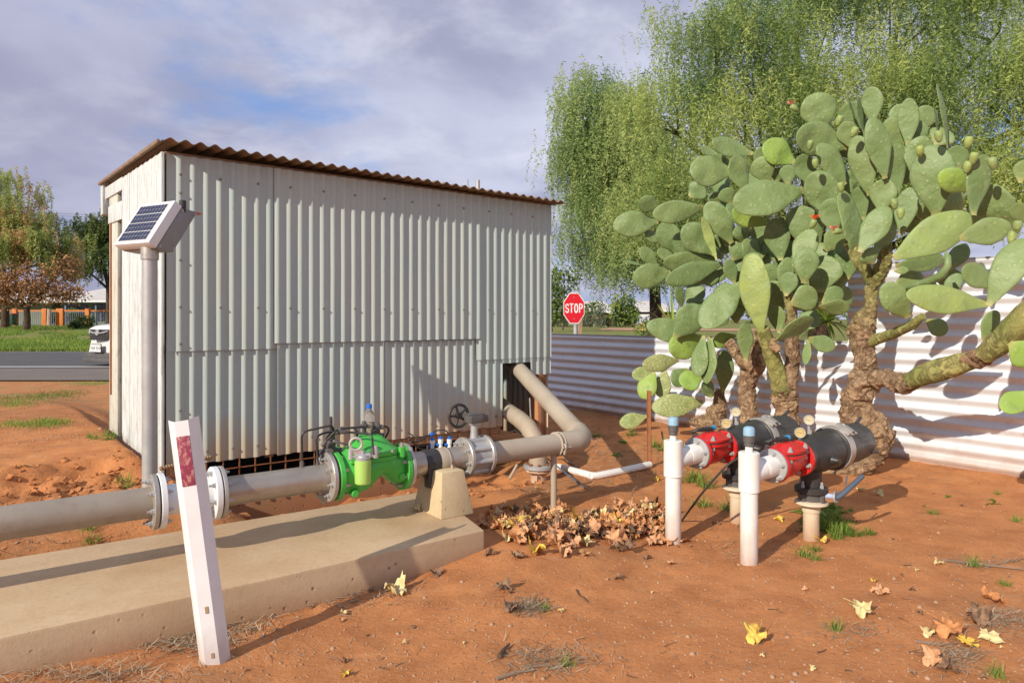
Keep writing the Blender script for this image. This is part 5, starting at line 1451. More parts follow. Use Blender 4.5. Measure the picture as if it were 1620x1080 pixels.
# ================================================================== BACKGROUND LEFT
def box_house(name, label, px0, px1, Z, wall_h, roof_h, depth, wmat, rmat, over=.5, base=None):
    a = at(px0, 504, Z); b = at(px1, 504, Z); z0 = hz((a.x+b.x)/2, Z)-.1
    t = thing(name, label, 'house', ((a.x+b.x)/2, Z, z0))
    mb = MB(); mb.box(((a.x+b.x)/2, Z+depth/2, z0+wall_h/2), (b.x-a.x, depth, wall_h)); mb.build('wall', wmat, t, smooth=0)
    x0, x1, y0, y1 = a.x-over, b.x+over, Z-over, Z+depth+over; ym = (y0+y1)/2; zt_, zr = z0+wall_h, z0+wall_h+roof_h
    hip = min(depth/2, (x1-x0)/4)
    v = [(x0,y0,zt_),(x1,y0,zt_),(x1,y1,zt_),(x0,y1,zt_),(x0+hip,ym,zr),(x1-hip,ym,zr)]
    mb = MB(); mb.add(v, [(0,1,5,4),(1,2,5),(2,3,4,5),(3,0,4),(3,2,1,0)]); mb.build('roof', rmat, t, smooth=0)
    mb = MB(); mb.box(((x0+x1)/2, y0-.03, zt_-.06), (x1-x0, .06, .2)); mb.build('gutter', M['white'], t)
    return t, z0
M['roofpale'] = basic('pale_house_roof', (.60,.57,.53), (.50,.47,.44), 1.2, .7, 0, .15, 6)
M['wallgreen'] = basic('sage_house_wall', (.22,.24,.17), (.18,.19,.14), 1, .8, 0, 0)
M['glass'] = basic('dark_window_glass', (.02,.025,.035), (.03,.035,.045), 3, .12, 0, 0, spec=.6)
M['orangewood'] = basic('orange_stained_wood', (.62,.20,.035), (.50,.15,.03), 3, .65, 0, .2, 20)
M['steelblue'] = basic('blue_grey_pickets', (.16,.20,.26), (.12,.15,.20), 3, .6, 0, 0)
h1, z1_ = box_house('house', 'low house with pale roof behind the orange post fence on the far left', 100, 330, 70, 2.5, 1.75, 9, M['wallgreen'], M['roofpale'], 1.6)
mb = MB()
for px in (104, 152, 172): v = at(px, 500, 68.9); mb.box((v.x, 68.9, z1_+1.25), (.16, .16, 2.5))
mb.build('verandah_post', M['steelblue'], h1)
for px, w_ in ((118, 2.6), (160, 1.8), (176, 1.2)):
    v = at(px, 500, 69.97); mb = MB(); mb.box((v.x, 69.96, z1_+1.3), (w_, .06, 1.7)); wn_ = mb.build('window', M['glass'], h1, smooth=0)
    mb = MB(); mb.box((v.x, 69.91, z1_+1.3), (.07, .05, 1.7)); mb.build('window_frame', M['steelblue'], wn_)
h0, z0_ = box_house('house', 'shaded house behind the autumn tree and pepper tree on the far left', -160, 82, 72, 2.5, 1.5, 9, M['wallgreen'], M['roofpale'], 1.0)
# orange post and picket fence
Zf = 60.0
of = thing('post_fence', 'orange timber post fence with blue grey pickets in front of the far left house', 'fence', (at(80, 504, Zf).x, Zf, hz(at(80, 504, Zf).x, Zf)))
for px, w_ in ((-60,.30),(24,.30),(71,.32),(93,.26),(98,.26),(139,.28),(185,.28),(235,.28)):
    x = at(px, 504, Zf).x; z = hz(x, Zf); mb = MB(); mb.box((x, Zf, z+.72), (w_*1.25, .28, 1.55)); mb.build('fence_post', M['orangewood'], of, bevel=.03)
mb = MB(); x0, x1 = at(-90, 504, Zf).x, at(300, 504, Zf).x
for zz in (1.30,): mb.box(((x0+x1)/2, Zf, .55+zz), (x1-x0, .09, .13))
mb.build('fence_rail', M['orangewood'], of)
mb = MB()
for x in np.arange(x0, x1, .17): mb.box((x, Zf+.02, .55+.62), (.035, .03, 1.2))
for zz in (.12, 1.18): mb.box(((x0+x1)/2, Zf+.02, .55+zz), (x1-x0, .04, .05))
mb.build('pickets', M['steelblue'], of, smooth=0)
for i, (px, lab) in enumerate(((116, 'round clipped bush on a thin stem behind the orange fence, nearest the shed side'), (86, 'round clipped bush on a thin stem beside the pale trunk behind the orange fence'), (3, 'round clipped bush behind the orange fence at the far left edge'))):
    v = at(px, 503, 61.2); z = hz(v.x, v.y)
    leafy('topiary', lab, 'bush', (v.x, v.y, z), [(v.x, v.y, z+1.0, .52, .52, .5)], 420, .16, M['leaf_bush'], 40+i, .05, (v.x, v.y, z+.6))
v = at(77.5, 500, 59.4); z = hz(v.x, v.y)
tag(MB().tube([(v.x, v.y, z-.1), (v.x, v.y, z+.7), (v.x+.02, v.y, z+1.45)], [.17, .15, .14], 12, lump=.1).build('tree_stump', basic('pale_bark', (.45,.37,.30), (.35,.28,.22), 3, .9, 0, .3, 10)), 'pale cut trunk standing by the orange fence post', 'trunk')
# wheelie bin, shrubs
def wheelie(label, px, Z, h_, py=None):
    v = at(px, 504, Z); z = hz(v.x, v.y); t = thing('wheelie_bin', label, 'bin', (v.x, v.y, z))
    mb = MB(); w0, w1 = h_*.21, h_*.27
    mb.add([(v.x+a*w0, v.y+b*w0, z+.08*h_) for a, b in ((-1,-1),(1,-1),(1,1),(-1,1))]+[(v.x+a*w1, v.y+b*w1*1.2, z+.92*h_) for a, b in ((-1,-1),(1,-1),(1,1),(-1,1))], [(3,2,1,0),(4,5,6,7),(0,1,5,4),(1,2,6,5),(2,3,7,6),(3,0,4,7)])
    mb.build('bin_body', M['bingreen'], t, bevel=.02)
    mb = MB(); mb.box((v.x, v.y-.02, z+.95*h_), (w1*2.2, w1*2.6, .07*h_)); mb.box((v.x, v.y+w1*1.25, z+.97*h_), (w1*1.8, .06*h_, .05*h_)); mb.build('lid', M['binred'], t, bevel=.02)
    for a in (-1, 1):
        mb = MB(); mb.lathe((v.x+a*w0*1.05, v.y+w0*.9, z+.10*h_), (a, 0, 0), [(0,.10*h_),(.05*h_,.10*h_)], 14); mb.build('wheel', M['black'], t)
M['bingreen'] = basic('dark_green_bin', (.04,.085,.05), None, 4, .5, 0, 0); M['binred'] = basic('red_bin_lid', (.45,.03,.03), None, 4, .5, 0, 0)
wheelie('green wheelie bin with red lid on the lawn at the far left', 18.5, 57, 1.08)
for i, (px, py, Z, s, lab) in enumerate(((135, 512, 52, .75, 'dark low shrub on the far lawn just left of the white car'), (119, 516, 50, .45, 'small dark shrub on the far lawn, smaller of two near the car'))):
    v = at(px, py, Z); z = hz(v.x, v.y); leafy('shrub', lab, 'bush', (v.x, v.y, z), [(v.x, v.y, z+s*.6, s, s, s*.7)], 380, .2, M['leaf_dark'], 60+i, .04, (v.x, v.y, z+.2))
# power lines
for i, (y0, y1, lab) in enumerate(((318,326,'topmost thin power wire in the sky between left tree and shed'),(322,329,'middle thin power wire in the sky between left tree and shed'),(331,337,'lowest thin power wire in the sky between left tree and shed'))):
    A_ = at(-300, y0-12, 95); B_ = at(420, y1+14, 95); pts = [A_.lerp(B_, k/16)+UP*(-1.2*math.sin(PI*k/16)) for k in range(17)]
    tag(MB().tube(pts, .022, 5).build('power_line', M['dgrey']), lab, 'wire')

# ---- white car behind the shed
def car():
    f = Vector((-.5, -.866, 0)).normalized(); s_ = Vector((-f.y, f.x, 0)); s_ = s_ if s_.y < 0 else -s_
    c0 = at(158, 504, 16.0); c0 = Vector((c0.x, c0.y, .03)); fwd = f
    t = thing('white_car', 'white car with black grille and number plate half hidden behind the shed post', 'car', c0)
    def p(l, a, z): return c0-fwd*l+s_*a+UP*z
    paint = basic('white_car_paint', (.78,.77,.74), (.74,.73,.70), 2, .22, 0, 0, spec=.6)
    S = [(0.0,.66,.30,.84),(.06,.76,.22,.91),(.20,.84,.26,.965),(.5,.89,.25,1.00),(.9,.91,.25,1.03),(1.25,.91,.25,1.07),(2.6,.91,.25,1.08),(3.9,.90,.27,1.08),(4.35,.84,.32,1.0),(4.45,.74,.42,.9)]
    mb = MB(); rings = []
    for l, hw, zb, ztp in S:
        ring = []
        for k in range(28):
            th = 2*PI*k/28; c, sn = math.cos(th), math.sin(th)
            ring.append(p(l-.0+.16*(abs(c)**3)*(1 if l < .3 else 0), hw*abs(c)**.42*(1 if c > 0 else -1), (zb+ztp)/2+(ztp-zb)/2*abs(sn)**.5*(1 if sn > 0 else -1)))
        rings.append(ring)
    loft(mb, rings); mb.build('body', paint, t, smooth=55)
    mb = MB(); rings = []
    for l, hw, ztp in ((1.15,.80,1.06),(1.75,.68,1.52),(2.1,.64,1.60),(3.4,.64,1.60),(3.9,.66,1.50),(4.25,.76,1.08)):
        rings.append([p(l, a*hw, z) for a, z in ((-1.08,1.0),(-1,min(1.12,ztp)),(-.95,ztp-.06),(-.8,ztp),(.8,ztp),(.95,ztp-.06),(1,min(1.12,ztp)),(1.08,1.0))])
    loft(mb, rings); mb.build('cabin', M['glass'], t, smooth=40)
    mb = MB(); mb.box(p(2.75,0,1.60), (1.7,1.22,.05), (fwd, s_, UP)); mb.build('roof', paint, t, bevel=.02)
    # grille, mesh bars and badge
    def fp(a, z, o=.0): return p(-.012-o+.20*abs(a/.75)**3+.10*max(0,(z-.62))**1.2, a, z)
    mb = MB(); g_ = [(-.38,.87),(.38,.87),(.42,.82),(.35,.62),(-.35,.62),(-.42,.82)]
    mb.ext([fp(a, z, .02) for a, z in g_], -fwd*-.03); gr = mb.build('grille', M['black'], t, smooth=0)
    mb = MB()
    for r_ in range(4):
        for k in range(9):
            a = -.46+.115*k+(.057 if r_ % 2 else 0); z = .635+.055*r_
            if abs(a) < .33: mb.torus(fp(a, z, .052), fwd, .030, .006, 6, 4)
    mb.build('grille_mesh', M['dgrey'], gr)
    mb = MB(); mb.tube([fp(-.38,.83,.055), fp(-.2,.79,.06), fp(0,.775,.06), fp(.2,.79,.06), fp(.38,.83,.055)], .017, 8); mb.torus(fp(0,.80,.065), fwd, .062, .014, 20, 6); mb.lathe(fp(0,.80,.06), fwd, [(0,.05),(.01,.045)], 16); mb.build('badge_bar', M['galv'], gr)
    mb = MB(); mb.box(p(.05,0,.26), (.14,1.30,.14), (fwd, s_, UP)); mb.box(p(.06,0,.15), (.16,1.45,.10), (fwd, s_, UP)); mb.build('bumper', M['dgrey'], t, bevel=.03)
    pc_ = p(-.075, 0, .43); mb = MB(); mb.box(pc_, (.012,.40,.20), (fwd, s_, UP)); pm = mb.build('plate_surround', M['black'], t)
    mb = MB(); mb.box(pc_+fwd*.009, (.008,.372,.165), (fwd, s_, UP)); npl = mb.build('number_plate', basic('plate_white', (.80,.80,.80), None, 5, .4, 0, 0), t)
    cu = bpy.data.curves.new('plate_text', 'FONT'); cu.body = '1AF 5HX'; cu.size = .115; cu.align_x = 'CENTER'; cu.align_y = 'CENTER'; cu.extrude = .001
    txt_to_mesh(cu, 'plate_text', M['black'], npl, pc_+fwd*.0145, -1*s_ if False else None, fwd)
    for a in (-1, 1):
        mb = MB(); mb.ext([p(.20,a*.66,.86), p(.46,a*.87,.90), p(.40,a*.88,.80), p(.18,a*.68,.77)], fwd*.06+UP*.0); mb.build('headlight', M['glass'], t, bevel=.01)
        for l in (.85, 3.6):
            c = p(l, a*.80, .34); mb = MB(); mb.lathe(c, s_*a, [(-.1,.2),(-.1,.30),(-.08,.335),(.10,.335),(.12,.30),(.12,.2)], 28, cap=False); w_ = mb.build('wheel', M['black'], t)
            mb = MB(); mb.lathe(c, s_*a, [(.0,.20),(.115,.21),(.105,.06),(.12,.03)], 20); mb.build('rim', M['galv'], w_)
    return t
def txt_to_mesh(cu, name, mat, parent, loc, xdir, normal, bold=0):
    o = bpy.data.objects.new('tmp_text', cu); COL.objects.link(o)
    dg = bpy.context.evaluated_depsgraph_get(); me = bpy.data.meshes.new_from_object(o.evaluated_get(dg))
    bpy.data.objects.remove(o); me.name = name; me.materials.clear(); me.materials.append(mat)
    n = Vector(normal).normalized(); x = UP.cross(n).normalized(); y = n.cross(x)
    rot = Matrix((x, y, n)).transposed().to_4x4(); rot.translation = Vector(loc)
    me.transform(rot); off = WL.get(parent, Vector((0,0,0))); me.transform(Matrix.Translation(-off))
    ob = bpy.data.objects.new(name, me); link(ob); ob.parent = parent; WL[ob] = off; return ob
car()

# ================================================================== STOP SIGN AND BACKGROUND RIGHT
sc_ = at(908, 487.5, 18.5); zs = hz(sc_.x, sc_.y)
ss = thing('stop_sign', 'red octagonal stop sign on a grey pole beyond the low fence', 'stop sign', (sc_.x, sc_.y, zs))
mb = MB(); mb.cyl((sc_.x+.05, sc_.y+.06, zs-.2), (sc_.x+.05, sc_.y+.06, sc_.z+.25), .06, 14); mb.build('pole', M['galv'], ss)
sn = Vector((-.02, -1, 0)).normalized(); sx = UP.cross(sn).normalized()
def octa(r, o, th, mat, name, par):
    mb = MB(); pts = []
    for k in range(8):
        a = PI/8+k*PI/4; pts.append(sc_+sn*o+sx*r*.88*math.cos(a)+UP*r*1.30*math.sin(a))
    mb.ext(pts, sn*th); return mb.build(name, mat, par, smooth=0)
bk = octa(.350, 0, .012, basic('sign_white', (.80,.80,.80), None, 5, .4, 0, 0), 'sign_border', ss)
fcs = octa(.328, .013, .004, basic('sign_red', (.62,.012,.025), (.56,.012,.022), 4, .35, 0, 0), 'sign_face', ss)
# letters as strokes of a condensed highway face
def stroke(mb, pts, w=.030, hgt_s=1.0):
    for a, b in zip(pts[:-1], pts[1:]):
        A_ = sc_+sn*.0185+sx*a[0]+UP*a[1]; B_ = sc_+sn*.0185+sx*b[0]+UP*b[1]
        d = (B_-A_); L = d.length; d.normalize(); e = sn.cross(d)
        mb.box((A_+B_)/2, (L+w*.55, w, .002+rnd.uniform(0, .0006)), (d, e, sn))
mb = MB(); h_ = .115; w2 = .042
def arcp(cx, cy, rx, ry, a0, a1, n=7): return [(cx+rx*math.cos(math.radians(a0+(a1-a0)*i/n)), cy+ry*math.sin(math.radians(a0+(a1-a0)*i/n))) for i in range(n+1)]
x = -.185; stroke(mb, arcp(x, .052, w2*.85, .060, 10, 270, 8)+arcp(x, -.058, w2*.9, .058, 90, -170, 8))
x = -.068; stroke(mb, [(x-.050, h_), (x+.050, h_)]); stroke(mb, [(x, h_), (x, -h_)])
x = .058; stroke(mb, arcp(x, .0, w2*.95, h_, 0, 360, 18))
x = .150; stroke(mb, [(x, h_), (x, -h_)]); stroke(mb, [(x, h_), (x+.045, h_-.005)]+arcp(x+.035, .052, .038, .058, 70, -70, 6)+[(x, -.008)])
mb.build('lettering', basic('sign_letter', (.82,.82,.82), None, 5, .4, 0, 0), fcs, smooth=0)
mb = MB()
for z in (.295, -.285): mb.lathe(sc_+UP*z+sn*.017, sn, [(0,.012),(.006,.010)], 8)
mb.build('bolt', M['galv'], ss)
v = at(917, 515, 22); z = hz(v.x, v.y)
tag(MB().box((v.x, v.y, z+.6), (.16, .16, 1.3)).box((v.x, v.y, z+1.27), (.19, .19, .05)).build('timber_post', M['timber'], bevel=.01), 'short pale timber post right behind the stop sign pole', 'post')
M['brickwall'] = basic('brown_brick_wall', (.24,.13,.085), (.18,.10,.07), 2, .85, 0, .2, 6)
h2, z2 = box_house('house', 'house with grey roof and brown wall partly hidden behind the stop sign', 925, 968, 105, 2.3, 1.8, 9, M['brickwall'], M['roofpale'], .6)
h3, z3 = box_house('house', 'house with pale roof and white garage door right of the dark bushy tree', 1009, 1062, 100, 2.4, 1.55, 9, M['brickwall'], M['roofpale'], .6)
v = at(1023, 510, 99.9); mb = MB(); mb.box((v.x, 99.93, z3+1.0), (2.9, .08, 2.0)); gd = mb.build('garage_door', basic('white_door', (.78,.78,.78), None, 3, .5, 0, 0), h3)
mb = MB()
for zz in (.5, 1.0, 1.5): mb.box((v.x, 99.88, z3+zz), (2.9, .02, .03))
mb.build('panel_line', M['galv'], gd)
h4, z4 = box_house('house', 'dark verandah house seen between the shed edge and the stop sign', 862, 899, 95, 2.3, 1.2, 9, basic('dark_verandah', (.05,.045,.04), None, 2, .8), basic('dark_roof', (.12,.12,.13), None, 2, .7), .6)
v0_, v1_ = at(922, 510, 98), at(962, 510, 98)
tag(MB().box(((v0_.x+v1_.x)/2, 98, hz(v0_.x, 98)+.5), (v1_.x-v0_.x, .15, 1.05)).box(((v0_.x+v1_.x)/2, 98, hz(v0_.x, 98)+1.05), (v1_.x-v0_.x, .22, .08)).build('garden_wall', basic('cream_wall', (.62,.58,.50), None, 3, .8)), 'low cream garden wall behind the bushes right of the stop sign', 'wall')
wheelie('tiny green wheelie bin with red lid in front of the dark bushy tree', 973, 97, 1.05)
for i, (px, Z, blobs_, n, sz, mt, nm, cat, lab) in enumerate((
  (988, 94, [(0,0,2.6,1.9,1.7,2.4),(.8,0,1.6,1.3,1.3,1.6),(-.8,0,1.8,1.2,1.3,1.8)], 1500, .42, 'leaf_bush', 'bushy_tree', 'tree', 'dense dark green bushy tree left of the white garage door'),
  (948, 90, [(0,0,1.2,.95,.9,1.3)], 450, .25, 'leaf_grey', 'shrub', 'bush', 'grey green cone shaped shrub before the cream wall, right of the stop sign'),
  (933, 91, [(0,0,.9,.75,.7,.95)], 350, .25, 'leaf_grey', 'shrub', 'bush', 'grey green shrub touching the right edge of the stop sign'),
  (936, 96, [(0,0,2.5,2.6,1.6,1.2),(-1.2,0,1.9,1.6,1.2,1.1)], 800, .35, 'leaf_dark', 'bushy_tree', 'tree', 'low dark tree in front of the grey roofed house behind the stop sign'),
  (872, 60, [(0,0,3.4,1.1,1.2,2.6),(.4,0,1.6,1.0,1,1.2)], 900, .32, 'leaf_bush', 'bushy_tree', 'tree', 'yellowish dark tree along the right edge of the shed wall'),
  (890, 70, [(0,0,4.6,1.8,1.6,1.8),(-1.0,0,3.6,1.5,1.5,1.6)], 900, .32, 'leaf_dark', 'bushy_tree', 'tree', 'dark tree rising behind the stop sign above the verandah house'),
  (962, 92, [(0,0,.8,.7,.6,.8)], 260, .25, 'leaf_bush', 'shrub', 'bush', 'small round shrub between the cone shaped shrub and the tiny bin'),
  (1024, 40, [(0,0,.55,.9,.7,.5)], 350, .16, 'leaf_bush', 'shrub', 'bush', 'low yellow green shrub at the right end of the low fence, by the diamond sign'))):
    v = at(px, 504, Z); z = hz(v.x, v.y)
    leafy(nm, lab, cat, (v.x, v.y, z), [(v.x+b[0], v.y+b[1], z+b[2], b[3], b[4], b[5]) for b in blobs_], n, sz, M[mt], 80+i, .1, (v.x, v.y, z+.5))
v = at(1017, 517, 46); mb = MB(); sq = [v+Vector((a*.36, 0, b*.36)) for a, b in ((0,-1),(1,0),(0,1),(-1,0))]
ds = thing('diamond_sign', 'small yellow diamond warning sign near the garage', 'sign', (v.x, v.y, hz(v.x, v.y)))
mb.ext(sq, (0,-.02,0)); mb.build('sign_face', basic('sign_yellow', (.72,.48,.16), None, 4, .5, 0, 0), ds, smooth=0)
MB().cyl((v.x, v.y+.03, hz(v.x, v.y)-.1), (v.x, v.y+.03, v.z), .04, 8).build('pole', M['galv'], ds)
# distant tree line closes the horizon
rg = np.random.default_rng(77); far_pts = []; ft = []
xs = rg.uniform(-260, 330, 5200); yy = rg.uniform(150, 175, 5200)
topz = 3.2+2.4*fbm(xs*.06, xs*0+2.2, 4)+1.0
zz = rg.uniform(0, 1, 5200)**.8*topz
sz = rg.uniform(.7, 1.5, 5200)
d = rg.normal(size=(5200, 3)); d /= np.linalg.norm(d, axis=1)[:, None]; e = np.cross(d, rg.normal(size=(5200, 3))); e /= np.linalg.norm(e, axis=1)[:, None]
p = np.stack([xs, yy, zz], 1)
v = np.stack([p-d*sz[:, None]*.6, p+e*sz[:, None]*.45, p+d*sz[:, None]*.6, p-e*sz[:, None]*.45], 1).reshape(-1, 3)
tag(np_mesh('distant_trees', v, np.arange(len(v)).reshape(-1, 4), M['leaf_dark'], None, np.repeat(np.clip(.3+.4*(zz/topz)+rg.uniform(-.2,.2,5200), 0, 1), 4)), kind='stuff')

# spiky plants
def yucca(label, c, n, L, w_, seed, up_=.75):
    r = random.Random(seed); vs = []; fs = []; tints = []
    for i in range(n):
        a = r.uniform(0, 2*PI); e = r.uniform(.15, 1.45) if up_ > .5 else r.uniform(-.2, 1.2); l = L*r.uniform(.7, 1.1)
        d = Vector((math.cos(a)*math.cos(e), math.sin(a)*math.cos(e), math.sin(e))); s_ = d.cross(UP).normalized()
        o_ = len(vs); tn = r.uniform(.2, 1)
        for k in range(6):
            t = k/5; q = c+d*l*t-UP*(l*.35*t*t*math.cos(e)); wd = w_*(1-t)**.7*(.6+.8*t if t < .4 else .9)+.001
            vs += [q-s_*wd, q+s_*wd]; tints += [tn, tn]
        fs += [(o_+2*k, o_+2*k+1, o_+2*k+3, o_+2*k+2) for k in range(5)]
    o = np_mesh('sword_plant', np.array([tuple(x) for x in vs]), np.array(fs), M['yucca'], None, tints)
    return tag(o, label, 'plant')
c = at(1056, 505, 8.05); yucca('spiky sword leaf plant behind the low fence left of the cactus pads', Vector((c.x+.12, c.y+.2, .95)), 55, .62, .022, 4)
c = at(1318, 505, 6.95); yucca('spiky sword leaf plant between the two cactus trunks', Vector((c.x+.05, c.y+.25, 1.12)), 120, .46, .018, 6, .3)

# ================================================================== GROUND LITTER
def leaf_mesh(seed, size, curl):
    r = random.Random(seed); NA, NRr = 42, 5; vs = [(0,0,0)]; fs = []
    ph = r.uniform(0, 6.28); ax = r.uniform(0, 3.14); c2 = r.uniform(.5, 1.3)
    for j in range(1, NRr+1):
        for k in range(NA):
            th = 2*PI*k/NA
            lobe = .62+.38*abs(math.cos(2.5*(th-PI/2)))**.8
            lobe *= 1-.42*math.exp(-((th-3*PI/2)/.28)**2)
            jag = 1+.09*math.sin(th*17+ph)+.05*math.sin(th*29)
            rr = size*.5*lobe*(jag if j == NRr else 1)*j/NRr
            x, y = rr*math.cos(th), rr*math.sin(th)
            u = x*math.cos(ax)+y*math.sin(ax); w_ = -x*math.sin(ax)+y*math.cos(ax)
            rad = math.hypot(x, y)
            z = curl*(u*u*1.7/size*c2 - w_*w_*.7/size) + (.10+curl*.30)*size*(mnoise.noise(Vector((x*24+seed, y*24, seed)))+.5*mnoise.noise(Vector((x*60+seed, y*60, seed))))+.045*curl*size*(j/NRr)**2*math.sin(th*5+ph)
            f = 1-.35*curl*min(1, abs(u)/size*1.6)
            vs.append((x*f, y*f, z))
    for k in range(NA): fs.append((0, 1+k, 1+(k+1) % NA))
    for j in range(NRr-1):
        for k in range(NA):
            a, b = 1+j*NA+k, 1+j*NA+(k+1) % NA; fs.append((a, a+NA, b+NA, b))
    o = len(vs)   # stalk
    for k in range(5):
        t = k/4; q = Vector((.02*t*t, -size*(.12+.5*t), .012*t)); vs += [tuple(q+Vector((-.0016,0,0))), tuple(q+Vector((.0016,0,0))), tuple(q+Vector((0,0,.003)))]
    for k in range(4):
        for m_ in range(3): fs.append((o+k*3+m_, o+k*3+(m_+1) % 3, o+k*3+3+(m_+1) % 3, o+k*3+3+m_))
    return vs, fs
M['lf_yellow'] = mat_fallen('yellow_leaf', (.74,.50,.07), (.70,.54,.15), (.60,.33,.06))
M['lf_cream'] = mat_fallen('pale_leaf', (.72,.58,.30), (.66,.55,.27), (.56,.42,.18))
M['lf_tan'] = mat_fallen('tan_leaf', (.66,.36,.18), (.58,.32,.17), (.44,.20,.09))
M['lf_orange'] = mat_fallen('orange_brown_leaf', (.62,.27,.10), (.55,.29,.13), (.40,.16,.06))
M['lf_brown'] = mat_fallen('brown_leaf', (.30,.18,.105), (.23,.14,.085), (.13,.078,.048))
LM = {}
def leaf_data(mt, var):
    key = (mt, var)
    if key not in LM:
        curl = (.22, .45, .65, .8, .95)[var % 5]
        vs, fs = leaf_mesh(var*13+5, .12, curl)
        me = bpy.data.meshes.new('fallen_leaf'); me.from_pydata(vs, [], fs); me.polygons.foreach_set('use_smooth', [True]*len(fs)); me.materials.append(M[mt]); LM[key] = me
    return LM[key]
def add_leaf(p, mt, var, scale, label, group=None, tiltmax=.25, rz_=None, dz=0.0):
    o = bpy.data.objects.new('fallen_leaf', leaf_data(mt, var)); link(o)
    o.rotation_euler = (rnd.uniform(-tiltmax, tiltmax), rnd.uniform(-tiltmax, tiltmax), rnd.uniform(0, 6.28) if rz_ is None else rz_)
    o.scale = (scale,)*3
    me = o.data; zmin = min((o.rotation_euler.to_matrix() @ vv.co).z for vv in me.vertices)*scale
    o.location = (p.x, p.y, p.z-zmin*.85+dz+.001); return tag(o, label, 'leaf', group)
single = [
 (626,938,'lf_cream',3,.95,'pale cream curled leaf on the dirt in front of the slab, left of centre'),
 (646,902,'lf_cream',0,.62,'small flat cream leaf close to the slab edge'),
 (722,880,'lf_yellow',2,.72,'yellow and brown curled leaf beside the right end of the slab'),
 (700,884,'lf_yellow',3,.5,'small yellow leaf tucked left of the curled one at the slab end'),
 (688,910,'lf_brown',2,.6,'dark brown crumpled leaf just below the slab front edge'),
 (776,878,'lf_brown',3,.55,'brown crumpled leaf right of the slab corner'),
 (820,882,'lf_brown',1,.62,'brown leaf with curled rim in front of the left end of the leaf pile'),
 (796,936,'lf_brown',4,.75,'dark brown crumpled leaf alone on bare dirt at the picture centre'),
 (808,965,'lf_brown',2,.62,'brown folded leaf lying against a straw patch at the centre'),
 (1060,893,'lf_tan',1,.42,'small tan leaf in front of the left white standpipe'),
 (978,917,'lf_brown',2,.4,'small dark brown leaf on bare dirt below the leaf pile'),
 (1024,884,'lf_brown',4,.38,'tiny dark curled leaf below the right end of the leaf pile'),
 (1196,1012,'lf_yellow',2,.88,'bright yellow folded leaf on the dirt at the lower right centre'),
 (1362,972,'lf_cream',1,.85,'pale yellow flat leaf right of the bright yellow folded leaf'),
 (1393,939,'lf_tan',1,.65,'pinkish tan leaf above the pale yellow flat leaf'),
 (1383,920,'lf_yellow',2,.3,'tiny yellow leaf scrap above the pinkish tan leaf'),
 (1298,858,'lf_yellow',2,.66,'bright yellow leaf at the foot of the front cream riser'),
 (1232,824,'lf_yellow',3,.5,'yellow brown leaf in shade between the two filter units'),
 (1362,777,'lf_cream',1,.55,'olive cream leaf under the blue lever handle'),
 (1390,783,'lf_cream',2,.62,'cream curled leaf right of the blue lever handle'),
 (1486,893,'lf_cream',3,.42,'small dry leaf at the left tip of the long twig'),
 (1570,952,'lf_orange',1,.8,'orange tan leaf near the right picture edge'),
 (1545,965,'lf_brown',2,.6,'brown curled leaf next to the orange tan leaf at the right edge'),
 (1500,1005,'lf_orange',1,1.0,'large orange brown leaf in the heap at lower right'),
 (1530,1020,'lf_yellow',0,.62,'yellow leaf at the lower edge of the right heap'),
 (1568,1014,'lf_cream',0,.7,'greenish leaf at the right end of the right heap'),
 (1548,985,'lf_brown',3,.85,'crumpled brown leaf at the top of the right heap'),
 (1468,1004,'lf_cream',2,.5,'cream leaf at the left end of the right heap'),
 (1478,1050,'lf_tan',2,.75,'tan dry leaf hanging below the right heap'),
 (1500,1062,'lf_brown',3,.6,'brown dry leaf at the bottom of the right heap'),
 (545,972,'lf_cream',1,.32,'tiny cream leaf scrap right of the guide post'),
 (452,964,'lf_brown',3,.42,'brown bark like leaf just right of the guide post'),
 (548,1068,'lf_yellow',3,.34,'tiny yellow brown leaf at the bottom picture edge'),
 (658,808,'lf_cream',4,.55,'crumpled cream leaf on the slab left of the concrete block'),
 (1080,857,'lf_orange',2,.75,'orange brown leaf leaning on the foot of the left white standpipe'),
 (770,768,'lf_orange',2,.62,'orange leaf in the shade right of the concrete block'),
 (745,780,'lf_brown',2,.55,'brown leaf in shade beside the concrete block'),
 (868,808,'lf_brown',3,.6,'brown leaf at the foot of the pipe support leg'),
 (40,740,'lf_cream',0,.5,'pale leaf on the dried mud at the left'),
 (586,915,'lf_yellow',2,.4,'small yellow leaf in the litter along the slab front'),
 (612,905,'lf_brown',3,.5,'brown leaf in the litter along the slab front'),
 (1040,805,'lf_cream',3,.55,'cream folded leaf standing at the back of the leaf pile'),
 (1040,760,'lf_yellow',3,.5,'yellow leaf on the dirt beside the end of the white ground pipe'),
]
for x, y, mt, var, s_, lab in single:
    p = gp(x, y)
    if lab.startswith('crumpled cream leaf on the slab'):
        p = at(658, 808, (H-.15)*F/(808-504)); p.z = .15
    add_leaf(p, mt, var, s_, lab)
kinds = ['lf_tan', 'lf_orange', 'lf_tan', 'lf_orange', 'lf_brown', 'lf_orange', 'lf_tan', 'lf_tan', 'lf_orange', 'lf_brown', 'lf_cream', 'lf_orange', 'lf_tan', 'lf_yellow']
glab = 'dry curled autumn leaf heaped in the leaf pile between slab and white standpipes'
n = 0
